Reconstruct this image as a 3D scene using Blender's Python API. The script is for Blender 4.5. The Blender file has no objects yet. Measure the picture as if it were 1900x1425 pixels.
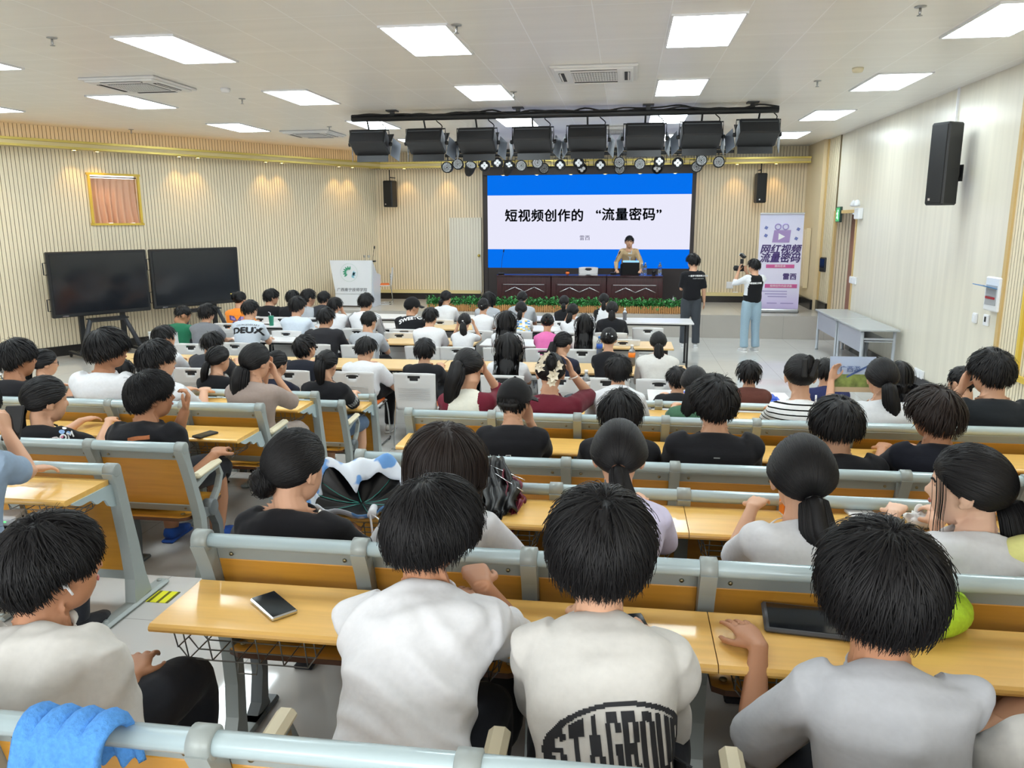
import bpy, math, random
import numpy as np
from mathutils import Vector, Matrix
from mathutils.bvhtree import BVHTree
random.seed(7); RNG = np.random.default_rng(7)
SC = bpy.context.scene; COL = SC.collection
PI = math.pi

# ------------------------------------------------------------------ camera
FPX, CX, CY = 1454., 950., 712.5
def _n(v): v = np.array(v, float); return v/np.linalg.norm(v)
_Y = _n((1162-CX, -(410-CY), -FPX)); _X = _n((9400+CX, 445-CY, FPX)); _X = _n(_X-_Y*_X.dot(_Y)); _Z = np.cross(_X, _Y)
ROT = np.array([_X, _Y, _Z]); CAM = np.array([0, 0, 2.36])
cd = bpy.data.cameras.new('camera'); cam = bpy.data.objects.new('camera', cd); COL.objects.link(cam)
cd.sensor_width = 36; cd.lens = FPX/1900*36; cd.clip_start = .05
cam.matrix_world = Matrix.Translation(CAM.tolist()) @ Matrix(ROT.tolist()).to_4x4()
SC.camera = cam
def ray(u, v): return ROT @ _n((u-CX, -(v-CY), -FPX))
def at_y(u, v, y): d = ray(u, v); return CAM + d*(y/d[1])
def at_z(u, v, z): d = ray(u, v); return CAM + d*((z-CAM[2])/d[2])
def at_x(u, v, x): d = ray(u, v); return CAM + d*(x/d[0])
def at_plane(u, v, p, n): d = ray(u, v); n = np.array(n, float); return CAM + d*((np.array(p)-CAM).dot(n)/d.dot(n))
def depth(p): return -((ROT.T @ (np.array(p, float)-CAM))[2])

# ------------------------------------------------------------------ world, big lights, exposure
w = bpy.data.worlds.new('world'); SC.world = w; w.use_nodes = True
w.node_tree.nodes['Background'].inputs[0].default_value = (.75, .85, 1, 1); w.node_tree.nodes['Background'].inputs[1].default_value = .6
SC.view_settings.view_transform = 'Standard'; SC.view_settings.look = 'None'; SC.view_settings.gamma = 1; SC.view_settings.exposure = 0.45
SC.view_settings.use_curve_mapping = False
SC.cycles.max_bounces = 6; SC.cycles.diffuse_bounces = 3; SC.cycles.glossy_bounces = 3; SC.cycles.transmission_bounces = 4
SC.cycles.transparent_max_bounces = 6; SC.cycles.caustics_reflective = False; SC.cycles.caustics_refractive = False
SC.cycles.sample_clamp_indirect = 6; SC.cycles.use_denoising = True
PANEL = 12.5      # LED ceiling panels
def area(name, loc, rot, sx, sy, power, col):
    l = bpy.data.lights.new(name, 'AREA'); l.shape = 'RECTANGLE'; l.size = sx; l.size_y = sy; l.energy = power; l.color = col
    o = bpy.data.objects.new(name, l); COL.objects.link(o); o.location = loc; o.rotation_euler = rot; return o
# daylight through the tall windows along the rear wall, behind the camera
for i, x in enumerate((-6.5, -2.6, 1.3)):
    area('rear_window_light', (x, -2.9, 2.3), (math.radians(108), 0, 0), 2.6, 2.0, 100, (.93, .97, 1))

# ------------------------------------------------------------------ materials
def lin(c): return tuple((x/12.92 if x <= .04045 else ((x+.055)/1.055)**2.4) for x in (k/255. for k in c))
_M = {}
def mat(name, c, rough=.5, metal=0., spec=.5, emit=None, es=1., alpha=None, trans=0., coat=0.):
    if name in _M: return _M[name]
    m = bpy.data.materials.new(name); m.use_nodes = True; b = m.node_tree.nodes['Principled BSDF']
    b.inputs['Base Color'].default_value = (*lin(c), 1); b.inputs['Roughness'].default_value = rough; b.inputs['Metallic'].default_value = metal
    b.inputs['Specular IOR Level'].default_value = spec
    if emit: b.inputs['Emission Color'].default_value = (*lin(emit), 1); b.inputs['Emission Strength'].default_value = es
    if trans: b.inputs['Transmission Weight'].default_value = trans
    if coat: b.inputs['Coat Weight'].default_value = coat; b.inputs['Coat Roughness'].default_value = .08
    if alpha is not None: b.inputs['Alpha'].default_value = alpha
    _M[name] = m; return m
def nodes(m): return m.node_tree.nodes, m.node_tree.links, m.node_tree.nodes['Principled BSDF']
def add_noise(m, scale=(8, 8, 8), amount=.12, detail=4, bump=0., bscale=None, bdist=.01, base2=None):
    """procedural colour variation and optional bump, in object coordinates"""
    N, L, b = nodes(m); tc = N.new('ShaderNodeTexCoord'); mp = N.new('ShaderNodeMapping'); mp.inputs['Scale'].default_value = scale
    L.new(tc.outputs['Object'], mp.inputs['Vector']); no = N.new('ShaderNodeTexNoise'); no.inputs['Detail'].default_value = detail; no.inputs['Scale'].default_value = 1
    L.new(mp.outputs[0], no.inputs['Vector'])
    if amount:
        c = b.inputs['Base Color'].default_value[:3]
        r = N.new('ShaderNodeValToRGB'); r.color_ramp.elements[0].position = .3; r.color_ramp.elements[1].position = .7
        r.color_ramp.elements[0].color = (*[x*(1-amount) for x in c], 1); r.color_ramp.elements[1].color = (*(base2 or [min(1, x*(1+amount)) for x in c]), 1)
        L.new(no.outputs['Fac'], r.inputs[0]); L.new(r.outputs[0], b.inputs['Base Color'])
    if bump:
        n2 = no
        if bscale:
            m2 = N.new('ShaderNodeMapping'); m2.inputs['Scale'].default_value = bscale; L.new(tc.outputs['Object'], m2.inputs['Vector'])
            n2 = N.new('ShaderNodeTexNoise'); n2.inputs['Scale'].default_value = 1; n2.inputs['Detail'].default_value = 3; L.new(m2.outputs[0], n2.inputs['Vector'])
        bp = N.new('ShaderNodeBump'); bp.inputs['Strength'].default_value = bump; bp.inputs['Distance'].default_value = bdist
        L.new(n2.outputs['Fac'], bp.inputs['Height']); L.new(bp.outputs[0], b.inputs['Normal'])
    return m
def line_grid(m, px, py, wd=.004, dark=.6, ox=0., oy=0., ax=('X', 'Y')):
    """thin joint lines every px, py metres (object coordinates) mixed into the base colour"""
    N, L, b = nodes(m); tc = N.new('ShaderNodeTexCoord'); sp = N.new('ShaderNodeSeparateXYZ'); L.new(tc.outputs['Object'], sp.inputs[0])
    outs = []
    for a, p, o in ((ax[0], px, ox), (ax[1], py, oy)):
        if not p: continue
        s = N.new('ShaderNodeMath'); s.operation = 'SUBTRACT'; s.inputs[1].default_value = o; L.new(sp.outputs[a], s.inputs[0])
        q = N.new('ShaderNodeMath'); q.operation = 'PINGPONG'; q.inputs[1].default_value = p/2; L.new(s.outputs[0], q.inputs[0])
        c = N.new('ShaderNodeMath'); c.operation = 'LESS_THAN'; c.inputs[1].default_value = wd; L.new(q.outputs[0], c.inputs[0]); outs.append(c.outputs[0])
    f = outs[0]
    if len(outs) > 1:
        mx = N.new('ShaderNodeMath'); mx.operation = 'MAXIMUM'; L.new(outs[0], mx.inputs[0]); L.new(outs[1], mx.inputs[1]); f = mx.outputs[0]
    mix = N.new('ShaderNodeMix'); mix.data_type = 'RGBA'; L.new(f, mix.inputs['Factor'])
    src = b.inputs['Base Color'].links[0].from_socket if b.inputs['Base Color'].links else None
    col = b.inputs['Base Color'].default_value[:]
    if src: L.new(src, mix.inputs['A'])
    else: mix.inputs['A'].default_value = col
    mix.inputs['B'].default_value = (*[min(1, c*dark) for c in col[:3]], 1); L.new(mix.outputs['Result'], b.inputs['Base Color'])
    return m
M = dict(
  ceiling=line_grid(add_noise(mat('ceiling_white', (240, 238, 235), .32, spec=.5), (.25, 6, 1), .025, bump=.03, bdist=.02), .615, 1.21, .005, 1.22, ox=.31, oy=.52),
  floor=line_grid(add_noise(mat('floor_tile', (200, 198, 194), .05, spec=.5), (1.5, 1.5, 1), .03), .8, .8, .0025, .62),
  riser=line_grid(add_noise(mat('stage_tile', (186, 180, 172), .2), (1.5, 1.5, 1), .03), .8, 0, .003, .7),
  reed=add_noise(mat('reed_cream', (236, 223, 194), .42), (30, 30, 2.2), .05, detail=3),
  reedwarm=add_noise(mat('reed_warm', (234, 217, 186), .42), (30, 30, 2.2), .06, detail=3),
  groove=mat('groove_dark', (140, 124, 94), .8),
  plain=add_noise(mat('wall_panel', (228, 222, 206), .3), (9, 9, .35), .05, detail=3),
  wallside=add_noise(mat('wall_beige', (226, 208, 172), .35), (3, 3, .5), .03),
  gold=mat('gold_trim', (206, 184, 96), .3, .4), ledge=mat('ledge_cream', (226, 206, 150), .35),
  base=mat('baseboard_black', (38, 36, 35), .25), oak=mat('oak_strip', (206, 176, 120), .45),
  white=mat('white_plastic', (236, 237, 240), .32), black=mat('black_metal', (26, 27, 30), .45), blackm=mat('black_matt', (20, 20, 22), .65),
  rail=mat('rail_blue_grey', (182, 200, 204), .26, .1, .6), frame=mat('frame_grey', (158, 166, 164), .4, .1), dark=mat('leg_dark_grey', (96, 102, 104), .4, .1),
  desk=add_noise(mat('desk_laminate', (240, 190, 102), .3, coat=.25), (3, 40, 40), .06, detail=3),
  panel=add_noise(mat('back_laminate', (208, 148, 52), .34, coat=.2), (3, 40, 40), .08, detail=3),
  edge=mat('ply_edge', (92, 56, 30), .5), pad=mat('armrest_cream', (226, 216, 186), .6),
  wire=mat('wire_grey', (120, 122, 120), .35, .5), screw=mat('screw_steel', (150, 140, 110), .3, .9),
  chrome=mat('chrome', (200, 203, 206), .12, 1.), orange=mat('orange_pad', (232, 116, 50), .75),
  tblwood=add_noise(mat('table_wood', (226, 190, 132), .32), (3, 30, 30), .06), tblwhite=mat('table_white', (230, 228, 228), .25),
  chairwhite=mat('chair_white', (222, 222, 222), .4), slot=mat('slot_dark', (30, 30, 32), .6),
  grey=mat('desk_grey', (168, 172, 178), .35), screenoff=mat('screen_off', (30, 33, 38), .12, spec=.6),
  mahog=add_noise(mat('mahogany', (62, 28, 32), .25, coat=.3), (30, 4, 4), .2), silver=mat('silver_inlay', (210, 208, 214), .2, .8),
  leaf=add_noise(mat('leaf_green', (58, 140, 66), .5), (30, 30, 30), .35), picket=mat('picket_wood', (196, 142, 84), .6),
  glass=mat('clear_plastic', (235, 242, 248), .08, trans=.85), skin=mat('skin', (214, 166, 136), .5, spec=.3), skin2=mat('skin_tan', (186, 134, 102), .5, spec=.3),
  skin3=mat('skin_fair', (232, 190, 164), .5, spec=.3),
  hair=mat('hair_black', (17, 16, 18), .5, spec=.28), hairb=mat('hair_brown', (36, 27, 24), .5, spec=.28),
  lampwhite=mat('led_diffuser', (255, 255, 255), .5, emit=(236, 250, 255), es=PANEL), downlamp=mat('downlight_glow', (255, 240, 200), .5, emit=(255, 226, 150), es=6.),
  acwhite=mat('ac_white', (226, 226, 226), .4), steel=mat('steel', (170, 172, 174), .3, .9),
  eyew=mat('eye_white', (235, 232, 228), .2), eyed=mat('eye_dark', (28, 18, 14), .2), lip=mat('lips', (186, 108, 98), .45),
  paper=mat('paper_white', (240, 240, 240), .7), ink=mat('ink_dark', (30, 32, 38), .7))

# ------------------------------------------------------------------ mesh helpers
class MB:
    def __init__(s): s.V = []; s.F = []; s.I = []; s.S = []; s.n = 0
    def add(s, v, f, m=0, sm=True):
        v = np.asarray(v, float).reshape(-1, 3); k = s.n; s.V.append(v); s.n += len(v)
        for q in f: s.F.append(tuple(int(a)+k for a in q)); s.I.append(m); s.S.append(sm)
        return s
    def box(s, c, d, R=None, bev=.0, m=0):
        h = np.array(d, float)/2; c = np.array(c, float); b = min(bev, h.min()*.98)
        sg = np.array([(x, y, z) for x in (-1, 1) for y in (-1, 1) for z in (-1, 1)], float)
        if b <= 0:
            v = sg*h; f = [(0, 1, 3, 2), (4, 6, 7, 5), (0, 4, 5, 1), (2, 3, 7, 6), (0, 2, 6, 4), (1, 5, 7, 3)]
        else:
            v = []
            for q in sg:
                for a in range(3):
                    p = q*(h-b); p[a] = q[a]*h[a]; v.append(p)
            v = np.array(v); ix = lambda x, y, z, a: ((x > 0)*4+(y > 0)*2+(z > 0))*3+a; f = []
            for a in range(3):
                o = [k for k in range(3) if k != a]
                for sgn in (-1, 1):
                    q = []
                    for (p0, p1) in ((-1, -1), (1, -1), (1, 1), (-1, 1)):
                        e = [0, 0, 0]; e[a] = sgn; e[o[0]] = p0; e[o[1]] = p1; q.append(ix(*e, a))
                    f.append(q if (sgn > 0) == (a != 1) else q[::-1])
            for a in range(3):
                o = [k for k in range(3) if k != a]
                for p0 in (-1, 1):
                    for p1 in (-1, 1):
                        e = [0, 0, 0]; e[o[0]] = p0; e[o[1]] = p1; e0 = list(e); e1 = list(e); e0[a] = -1; e1[a] = 1
                        f.append([ix(*e0, o[0]), ix(*e1, o[0]), ix(*e1, o[1]), ix(*e0, o[1])])
            for q in sg: f.append([ix(*q, 0), ix(*q, 1), ix(*q, 2)])
        if R is not None: v = v @ np.asarray(R, float).T
        return s.add(v+c, f, m, False)
    def tube(s, pts, r, n=8, m=0, cap=True, up=(0, 0, 1), closed=False, sq=2.):
        P = np.array(pts, float); k = len(P); r = np.array(r, float)
        if r.ndim == 0: r = np.full((k, 2), float(r))
        elif r.ndim == 1: r = np.stack([r, r], 1) if len(r) == k else np.tile(r, (k, 1))
        T = np.gradient(P, axis=0) if not closed else np.roll(P, -1, 0)-np.roll(P, 1, 0)
        T /= np.linalg.norm(T, axis=1)[:, None]+1e-12
        u = np.array(up, float)
        if abs(T[0].dot(u)/np.linalg.norm(u)) > .95: u = np.array((1., 0, 0)) if abs(T[0][0]) < .9 else np.array((0, 1., 0))
        a = np.linspace(0, 2*PI, n, endpoint=False); ca, sa = np.cos(a), np.sin(a)
        if sq != 2: ca = np.sign(ca)*abs(ca)**(2/sq); sa = np.sign(sa)*abs(sa)**(2/sq)
        V = []
        for i in range(k):
            u = u-T[i]*u.dot(T[i]); u /= np.linalg.norm(u)+1e-12; x = np.cross(u, T[i])
            V.append(P[i]+np.outer(ca*r[i, 0], x)+np.outer(sa*r[i, 1], u))
        F = []; kk = k if closed else k-1
        for i in range(kk):
            for j in range(n):
                A = i*n+j; B = i*n+(j+1) % n; i2 = ((i+1) % k)*n; F.append((A, B, i2+(j+1) % n, i2+j))
        if cap and not closed: F += [tuple(range(n))[::-1], tuple((k-1)*n+j for j in range(n))]
        return s.add(np.concatenate(V), F, m)
    def lathe(s, prof, n=20, m=0, T=None, sm=True):
        a = np.linspace(0, 2*PI, n, endpoint=False); V = []
        for (r, z) in prof: V.append(np.stack([np.cos(a)*r, np.sin(a)*r, np.full(n, float(z))], 1))
        V = np.concatenate(V); k = len(prof); F = [(i*n+j, i*n+(j+1) % n, (i+1)*n+(j+1) % n, (i+1)*n+j) for i in range(k-1) for j in range(n)]
        F += [tuple(range(n))[::-1], tuple((k-1)*n+j for j in range(n))]
        if T is not None: T = np.array(T); V = V @ T[:3, :3].T + T[:3, 3]
        return s.add(V, F, m, sm)
    def prism(s, poly, d, T=None, m=0, sm=False):
        p = np.array(poly, float); k = len(p); V = np.concatenate([np.c_[p, np.full(k, -d/2)], np.c_[p, np.full(k, d/2)]])
        F = [tuple(range(k))[::-1], tuple(range(k, 2*k))]+[(i, (i+1) % k, k+(i+1) % k, k+i) for i in range(k)]
        if T is not None: T = np.array(T); V = V @ T[:3, :3].T + T[:3, 3]
        return s.add(V, F, m, sm)
    def ell(s, c, r, R=None, nu=16, nv=10, m=0):
        d, f = sphere_dirs(nu, nv); v = d*np.array(r)
        if R is not None: v = v @ np.asarray(R).T
        return s.add(v+np.array(c), f, m)
    def mesh(s, name, mats):
        me = bpy.data.meshes.new(name); V = np.concatenate(s.V) if s.V else np.zeros((0, 3))
        me.from_pydata(V.tolist(), [], s.F)
        for m in (mats if isinstance(mats, (list, tuple)) else [mats]): me.materials.append(m)
        me.polygons.foreach_set('material_index', s.I); me.polygons.foreach_set('use_smooth', s.S); me.update(); return me
    def build(s, name, mats, parent=None, loc=None, rot=None):
        o = bpy.data.objects.new(name, s.mesh(name, mats)); COL.objects.link(o)
        if parent is not None: o.parent = parent
        if loc is not None: o.location = loc
        if rot is not None: o.rotation_euler = rot
        return o
_sd = {}
def sphere_dirs(nu, nv):
    if (nu, nv) in _sd: return _sd[nu, nv]
    th = np.linspace(0, PI, nv+1)[1:-1]; a = np.linspace(0, 2*PI, nu, endpoint=False)
    v = [(0, 0, 1)]+[(math.sin(t)*math.cos(p), math.sin(t)*math.sin(p), math.cos(t)) for t in th for p in a]+[(0, 0, -1)]
    f = [(0, 1+j, 1+(j+1) % nu) for j in range(nu)]
    for i in range(nv-2):
        for j in range(nu): A = 1+i*nu+j; B = 1+i*nu+(j+1) % nu; f.append((A, A+nu, B+nu, B))
    e = 1+(nv-2)*nu; f += [(e+j, 1+(nv-1)*nu, e+(j+1) % nu) for j in range(nu)]
    _sd[nu, nv] = (np.array(v), f); return _sd[nu, nv]
def rot(ax, a):
    return np.array(Matrix.Rotation(a, 3, ax))
def T4(loc=(0, 0, 0), R=None):
    T = np.eye(4); T[:3, 3] = loc
    if R is not None: T[:3, :3] = R
    return T
RXV = np.array(((1, 0, 0), (0, 0, -1), (0, 1, 0)), float)   # local xy plane -> world xz plane (facing -y)
RYZ = np.array(((0, 0, 1), (1, 0, 0), (0, 1, 0)), float)     # local xy -> world yz, extrude along x
def tag(o, label, cat, group=None, kind=None):
    o['label'] = label; o['category'] = cat
    if group: o['group'] = group
    if kind: o['kind'] = kind
    return o
def thing(name, label, cat, loc=(0, 0, 0), rz=0., group=None):
    o = bpy.data.objects.new(name, None); COL.objects.link(o); o.empty_display_size = .1
    o.location = loc; o.rotation_euler = (0, 0, rz); return tag(o, label, cat, group)
def struct(name, b, m):
    o = b.build(name, m); o['kind'] = 'structure'; return o
def dup(root, loc, rz=None, label=None, group=None):
    r = root.copy(); COL.objects.link(r); r.location = loc
    if rz is not None: r.rotation_euler = (0, 0, rz)
    if label: r['label'] = label
    if group: r['group'] = group
    for ch in list(root.children):
        c = ch.copy(); COL.objects.link(c); c.parent = r
        for g in list(ch.children):
            d = g.copy(); COL.objects.link(d); d.parent = c
    return r
def text(body, size, m, parent, loc, R=None, name='lettering', bold=0., ext=.001, align='CENTER', sx=1., shear=0., spacing=1.):
    c = bpy.data.curves.new(name, 'FONT'); c.body = body; c.size = size; c.align_x = align; c.align_y = 'CENTER'; c.extrude = ext; c.shear = shear
    c.space_character = spacing; c.materials.append(m); c.resolution_u = 3
    o = bpy.data.objects.new(name, c); COL.objects.link(o); o.parent = parent
    o['bold'] = bold
    Rm = np.eye(4); Rm[:3, :3] = (RXV if R is None else R) @ np.diag((sx, 1, 1)); Rm[:3, 3] = loc
    o.matrix_local = Matrix(Rm.tolist()); return o

# ------------------------------------------------------------------ the setting
FA, FB, CE, ST = .475, .29, 4.0, .47        # upper tier, lower tier, ceiling, stage height above the hall floor (z = 0)
YF, XR = 19.1, 4.15                          # front wall, right wall
CORN = np.array((-6.07, YF)); SL = .625      # left wall runs out from the front corner at an angle
def lw(y, off=0.):                           # point on the left wall, off metres into the room
    L = math.hypot(1, SL); return np.array((CORN[0]-SL*(YF-y)+off/L, y-off*SL/L))
LDIR = np.array((-SL, -1.))/math.hypot(1, SL)  # along the left wall, away from the front corner
LNOR = np.array((1., -SL))/math.hypot(1, SL)   # into the room
RL = np.array(((-LDIR[0], -LNOR[0], 0), (-LDIR[1], -LNOR[1], 0), (0, 0, 1)))  # local x along wall to the front corner, local y into the wall
struct('floor', MB().box((-4, 9, -.05), (24, 26, .1)), M['floor'])
b = MB().box((-4, .3, FB/2), (24, 11.3, FB)).box((-4, -.67, FA/2), (24, 8.66, FA)); struct('floor_tiers', b, M['floor'])
_l = lw(16.4); struct('floor_stage', MB().prism([(_l[0]-.1, 16.4), (4.4, 16.4), (4.4, 19.6), (lw(19.1)[0]-.4, 19.6)], ST, T4((0, 0, ST/2))), M['riser'])
struct('ceiling', MB().box((-4, 9, CE+.05), (24, 26, .1)), M['ceiling'])
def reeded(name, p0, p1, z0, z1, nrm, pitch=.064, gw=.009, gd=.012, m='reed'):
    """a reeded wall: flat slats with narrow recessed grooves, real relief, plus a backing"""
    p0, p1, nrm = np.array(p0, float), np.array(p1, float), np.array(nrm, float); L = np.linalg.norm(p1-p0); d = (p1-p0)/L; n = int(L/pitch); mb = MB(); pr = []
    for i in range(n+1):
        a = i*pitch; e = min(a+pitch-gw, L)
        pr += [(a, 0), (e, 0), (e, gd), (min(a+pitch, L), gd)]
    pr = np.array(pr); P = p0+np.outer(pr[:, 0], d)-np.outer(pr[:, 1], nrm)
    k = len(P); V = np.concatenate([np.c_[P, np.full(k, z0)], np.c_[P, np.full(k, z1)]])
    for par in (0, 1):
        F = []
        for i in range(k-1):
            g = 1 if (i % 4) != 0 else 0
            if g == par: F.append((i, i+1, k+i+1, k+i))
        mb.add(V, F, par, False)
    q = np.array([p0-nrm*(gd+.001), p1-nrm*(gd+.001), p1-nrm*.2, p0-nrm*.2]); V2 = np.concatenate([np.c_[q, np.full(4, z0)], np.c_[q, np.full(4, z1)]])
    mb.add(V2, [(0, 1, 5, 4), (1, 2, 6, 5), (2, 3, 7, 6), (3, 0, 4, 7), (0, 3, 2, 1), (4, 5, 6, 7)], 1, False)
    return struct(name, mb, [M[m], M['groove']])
ZS0, ZS1 = 3.60, 3.74                        # soffit ledge
Lend = lw(1.0)
win = [at_plane(u, v, (*CORN, 0), (*LNOR, 0)) for u, v in ((163, 322), (257, 326), (172, 416), (260, 416))]
wy0, wy1 = (win[0][1]+win[2][1])/2, (win[1][1]+win[3][1])/2; wz1 = (win[0][2]+win[1][2])/2; wz0 = (win[2][2]+win[3][2])/2
a0, a1 = lw(wy0), lw(wy1)
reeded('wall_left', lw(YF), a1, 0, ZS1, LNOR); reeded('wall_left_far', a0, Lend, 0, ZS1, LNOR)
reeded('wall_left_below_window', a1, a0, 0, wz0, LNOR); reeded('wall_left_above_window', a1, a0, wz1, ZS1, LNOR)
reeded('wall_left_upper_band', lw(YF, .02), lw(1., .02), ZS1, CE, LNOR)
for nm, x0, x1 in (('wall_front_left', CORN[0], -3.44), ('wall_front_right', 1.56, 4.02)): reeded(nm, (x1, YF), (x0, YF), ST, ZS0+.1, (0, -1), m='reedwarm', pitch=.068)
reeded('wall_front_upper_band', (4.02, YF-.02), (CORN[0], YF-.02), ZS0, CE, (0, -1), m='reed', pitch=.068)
struct('wall_front', MB().box((-1, YF+.3, 2), (12, .1, 4.2)), M['blackm'])
struct('wall_back', MB().box((-4, -3.3, 2), (24, .2, 4.4)), M['plain'])
struct('wall_left_rear', MB().box((Lend[0]-.2, -1.2, 2), (.2, 4.6, 4.4)), M['plain'])
# right wall: plain cream panelling with a door recess towards the stage, reeded nearer the camera
YD0, YD1 = 15.3, 16.75                       # door recess
YT = 9.3
b = MB().box((XR+.1, (YT+YD0)/2, 2), (.2, YD0-YT, 4)).box((XR+.1, (YD0+YD1)/2, 3.35), (.2, YD1-YD0, 1.7)); struct('wall_right', b, M['plain'])
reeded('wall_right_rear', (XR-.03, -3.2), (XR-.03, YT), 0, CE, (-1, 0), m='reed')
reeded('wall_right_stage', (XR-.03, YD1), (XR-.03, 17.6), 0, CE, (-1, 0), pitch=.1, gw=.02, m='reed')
struct('wall_right_corner', MB().box((XR+.02, 18.4, 2), (.3, 1.5, 4)), M['wallside'])
struct('trim_1', MB().box((XR-.035, YT, 2), (.04, .07, 4)).box((XR-.035, 17.62, 2), (.05, .09, 4)).box((XR-.012, YD1, 1.27), (.05, .09, 2.54)).box((XR-.005, (YD0+YD1)/2, 2.52), (.03, YD1-YD0+.08, .06)).box((XR-.005, YD0-.02, 1.27), (.03, .05, 2.54)), M['oak'])
struct('baseboard_right', MB().box((XR-.012, 6.05, .1), (.03, 18.5, .2)).box((XR-.012, 2.0, FA+.1), (.03, 3.3, .2)).box((XR-.05, 17.2, .1+ST/2), (.06, .85, .24+ST)).box((XR-.16, 18.4, ST+.1), (.05, 1.5, .22)), M['base'])
# door in the recess
reeded('door_recess', (XR+.3, YD1-.02), (XR, YD1-.02), 0, 2.5, (0, -1), pitch=.06, m='reedwarm')
d1 = struct('door_1', MB().box((XR+.26, YD0+.62, 1.24), (.05, 1.2, 2.46)).box((XR+.22, YD0+.64, 1.24), (.03, .05, 2.4)), mat('door_mahogany', (134, 88, 78), .4))
for z in (2.2, 1.25, .5): MB().box((XR+.2, YD0+.7, z), (.03, .12, .1), bev=.006).build('door_closer' if z > 2 else 'door_lock', M['steel'], d1)
# front wall fittings
struct('baseboard_front', MB().box(((CORN[0]-3.5)/2, YF-.03, ST+.07), (abs(CORN[0]+3.5), .06, .16)).box((2.85, YF-.03, ST+.07), (2.3, .06, .16)), M['base'])
struct('trim_2', MB().box(((CORN[0]-3.5)/2, YF-.04, ST+.19), (abs(CORN[0]+3.5), .08, .08)).box((2.85, YF-.04, ST+.19), (2.3, .08, .08)), M['ledge'])
c = (lw(YF)+lw(1))/2; Lw = np.linalg.norm(lw(YF)-lw(1))
def along_left(off, z, dz, t): return MB().box((*(c+LNOR*off), z), (Lw, t, dz), R=RL)
struct('baseboard_left', along_left(.015, .09, .18, .03), M['base'])
# soffit with gold edge mouldings along left and front walls
b = along_left(.22, (ZS0+ZS1)/2, ZS1-ZS0-.04, .44); b.box((-1.05, YF-.22, (ZS0+ZS1)/2), (10.1, .44, ZS1-ZS0-.04)); struct('trim_3', b, M['ledge'])
b = along_left(.45, ZS0+.02, .035, .03)
for k in (.06, .12): pass
q = along_left(.45, ZS1-.02, .04, .05)
for o in (q,):
    for v, f in ((o.V[0], o.F),): b.add(v, f, 0, False)
b.box((-1.05, YF-.45, ZS0+.02), (10.1, .03, .035)).box((-1.05, YF-.45, ZS1-.02), (10.1, .05, .04)); struct('trim_4', b, M['gold'])
# windows: the small high one in the left wall with a curtain
wc = (a0+a1)/2; wl = np.linalg.norm(a1-a0); wh = wz1-wz0
fr = MB()
for (x, z, sx, sz) in ((0, wh/2, wl+.08, .04), (0, -wh/2, wl+.08, .04), (-wl/2, 0, .04, wh), (wl/2, 0, .04, wh)):
    fr.box((*(wc-RL[:2, 0]*-x+LNOR*.015), (wz0+wz1)/2+z), (sx, .05, sz), R=RL)
wn = struct('window_1', fr, mat('yellow_frame', (222, 188, 70), .4))
MB().box((*(wc-LNOR*.16), (wz0+wz1)/2), (wl, .01, wh), R=RL).build('window_pane', mat('daylight_pane', (255, 255, 255), .3, emit=(235, 245, 255), es=2.2), wn)
cur = thing('curtain', 'peach satin curtain hanging in the small high window of the left wall', 'curtain', (*wc, wz1-.03), math.atan2(-LDIR[1], -LDIR[0]))
nx, nz = 90, 14; V = []; X0, X1 = -wl/2+.06, wl/2-.02
for j in range(nz+1):
    for i in range(nx+1):
        s = i/nx; t = j/nz; fo = math.sin(s*2*PI*7+.8*math.sin(3*t))*(.012+.022*t)+math.sin(s*40+2)*.006*t
        V.append((X0+(X1-X0)*(s+.03*math.sin(s*9)*t), .06+fo, -.04-(wh-.08)*t-.015*math.sin(s*13)*t))
F = [(j*(nx+1)+i, j*(nx+1)+i+1, (j+1)*(nx+1)+i+1, (j+1)*(nx+1)+i) for j in range(nz) for i in range(nx)]
MB().add(V, F).build('drape', mat('curtain_peach', (226, 176, 146), .45), cur)
MB().tube([(-wl/2, .05, -.02), (wl/2, .05, -.02)], .012).build('curtain_rod', M['steel'], cur)
# yellow framed hatch on the right wall near the camera
hp = at_x(1893, 640, XR-.05)
b = MB()
for (y, z, sy, sz) in ((0, .55, .62, .06), (0, -.55, .62, .06), (.3, 0, .06, 1.1), (-.3, 0, .06, 1.1)): b.box((XR-.045, hp[1]-.28+y, hp[2]+.2+z), (.04, sy, sz))
struct('window_2', b, mat('yellow_frame', (222, 188, 70), .4))

# ------------------------------------------------------------------ ceiling fittings
lp = None
XL = (-9.54, -7.08, -4.62, -2.135, .335, 2.81); YL = (3.91, 6.95, 9.96, 13.02, 16.0)
cols = ['far left', 'left', 'centre left', 'middle', 'centre right', 'right']; rws = ['overhead', 'nearest', 'second', 'third', 'farthest']
for i, x in enumerate(XL):
    for j, y in enumerate(YL):
        if x+.3 < lw(max(y, 1.2)+1.2)[0]+.6: continue
        lab = f'square white LED ceiling panel, {rws[j]} of the {cols[i]} ceiling line'
        pos = (x+.29, y+.6, CE)
        if lp is None:
            lp = thing('ceiling_light', lab, 'ceiling light', pos, 0, 'LED ceiling panels')
            MB().box((0, 0, -.008), (.57, 1.18, .012)).build('diffuser', M['lampwhite'], lp)
            fb = MB()
            for (cx_, cy_, sx, sy) in ((-.295, 0, .02, 1.22), (.295, 0, .02, 1.22), (0, -.6, .6, .02), (0, .6, .6, .02)): fb.box((cx_, cy_, -.008), (sx, sy, .018))
            fb.build('frame', M['white'], lp)
        else: dup(lp, pos, label=lab)
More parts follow.
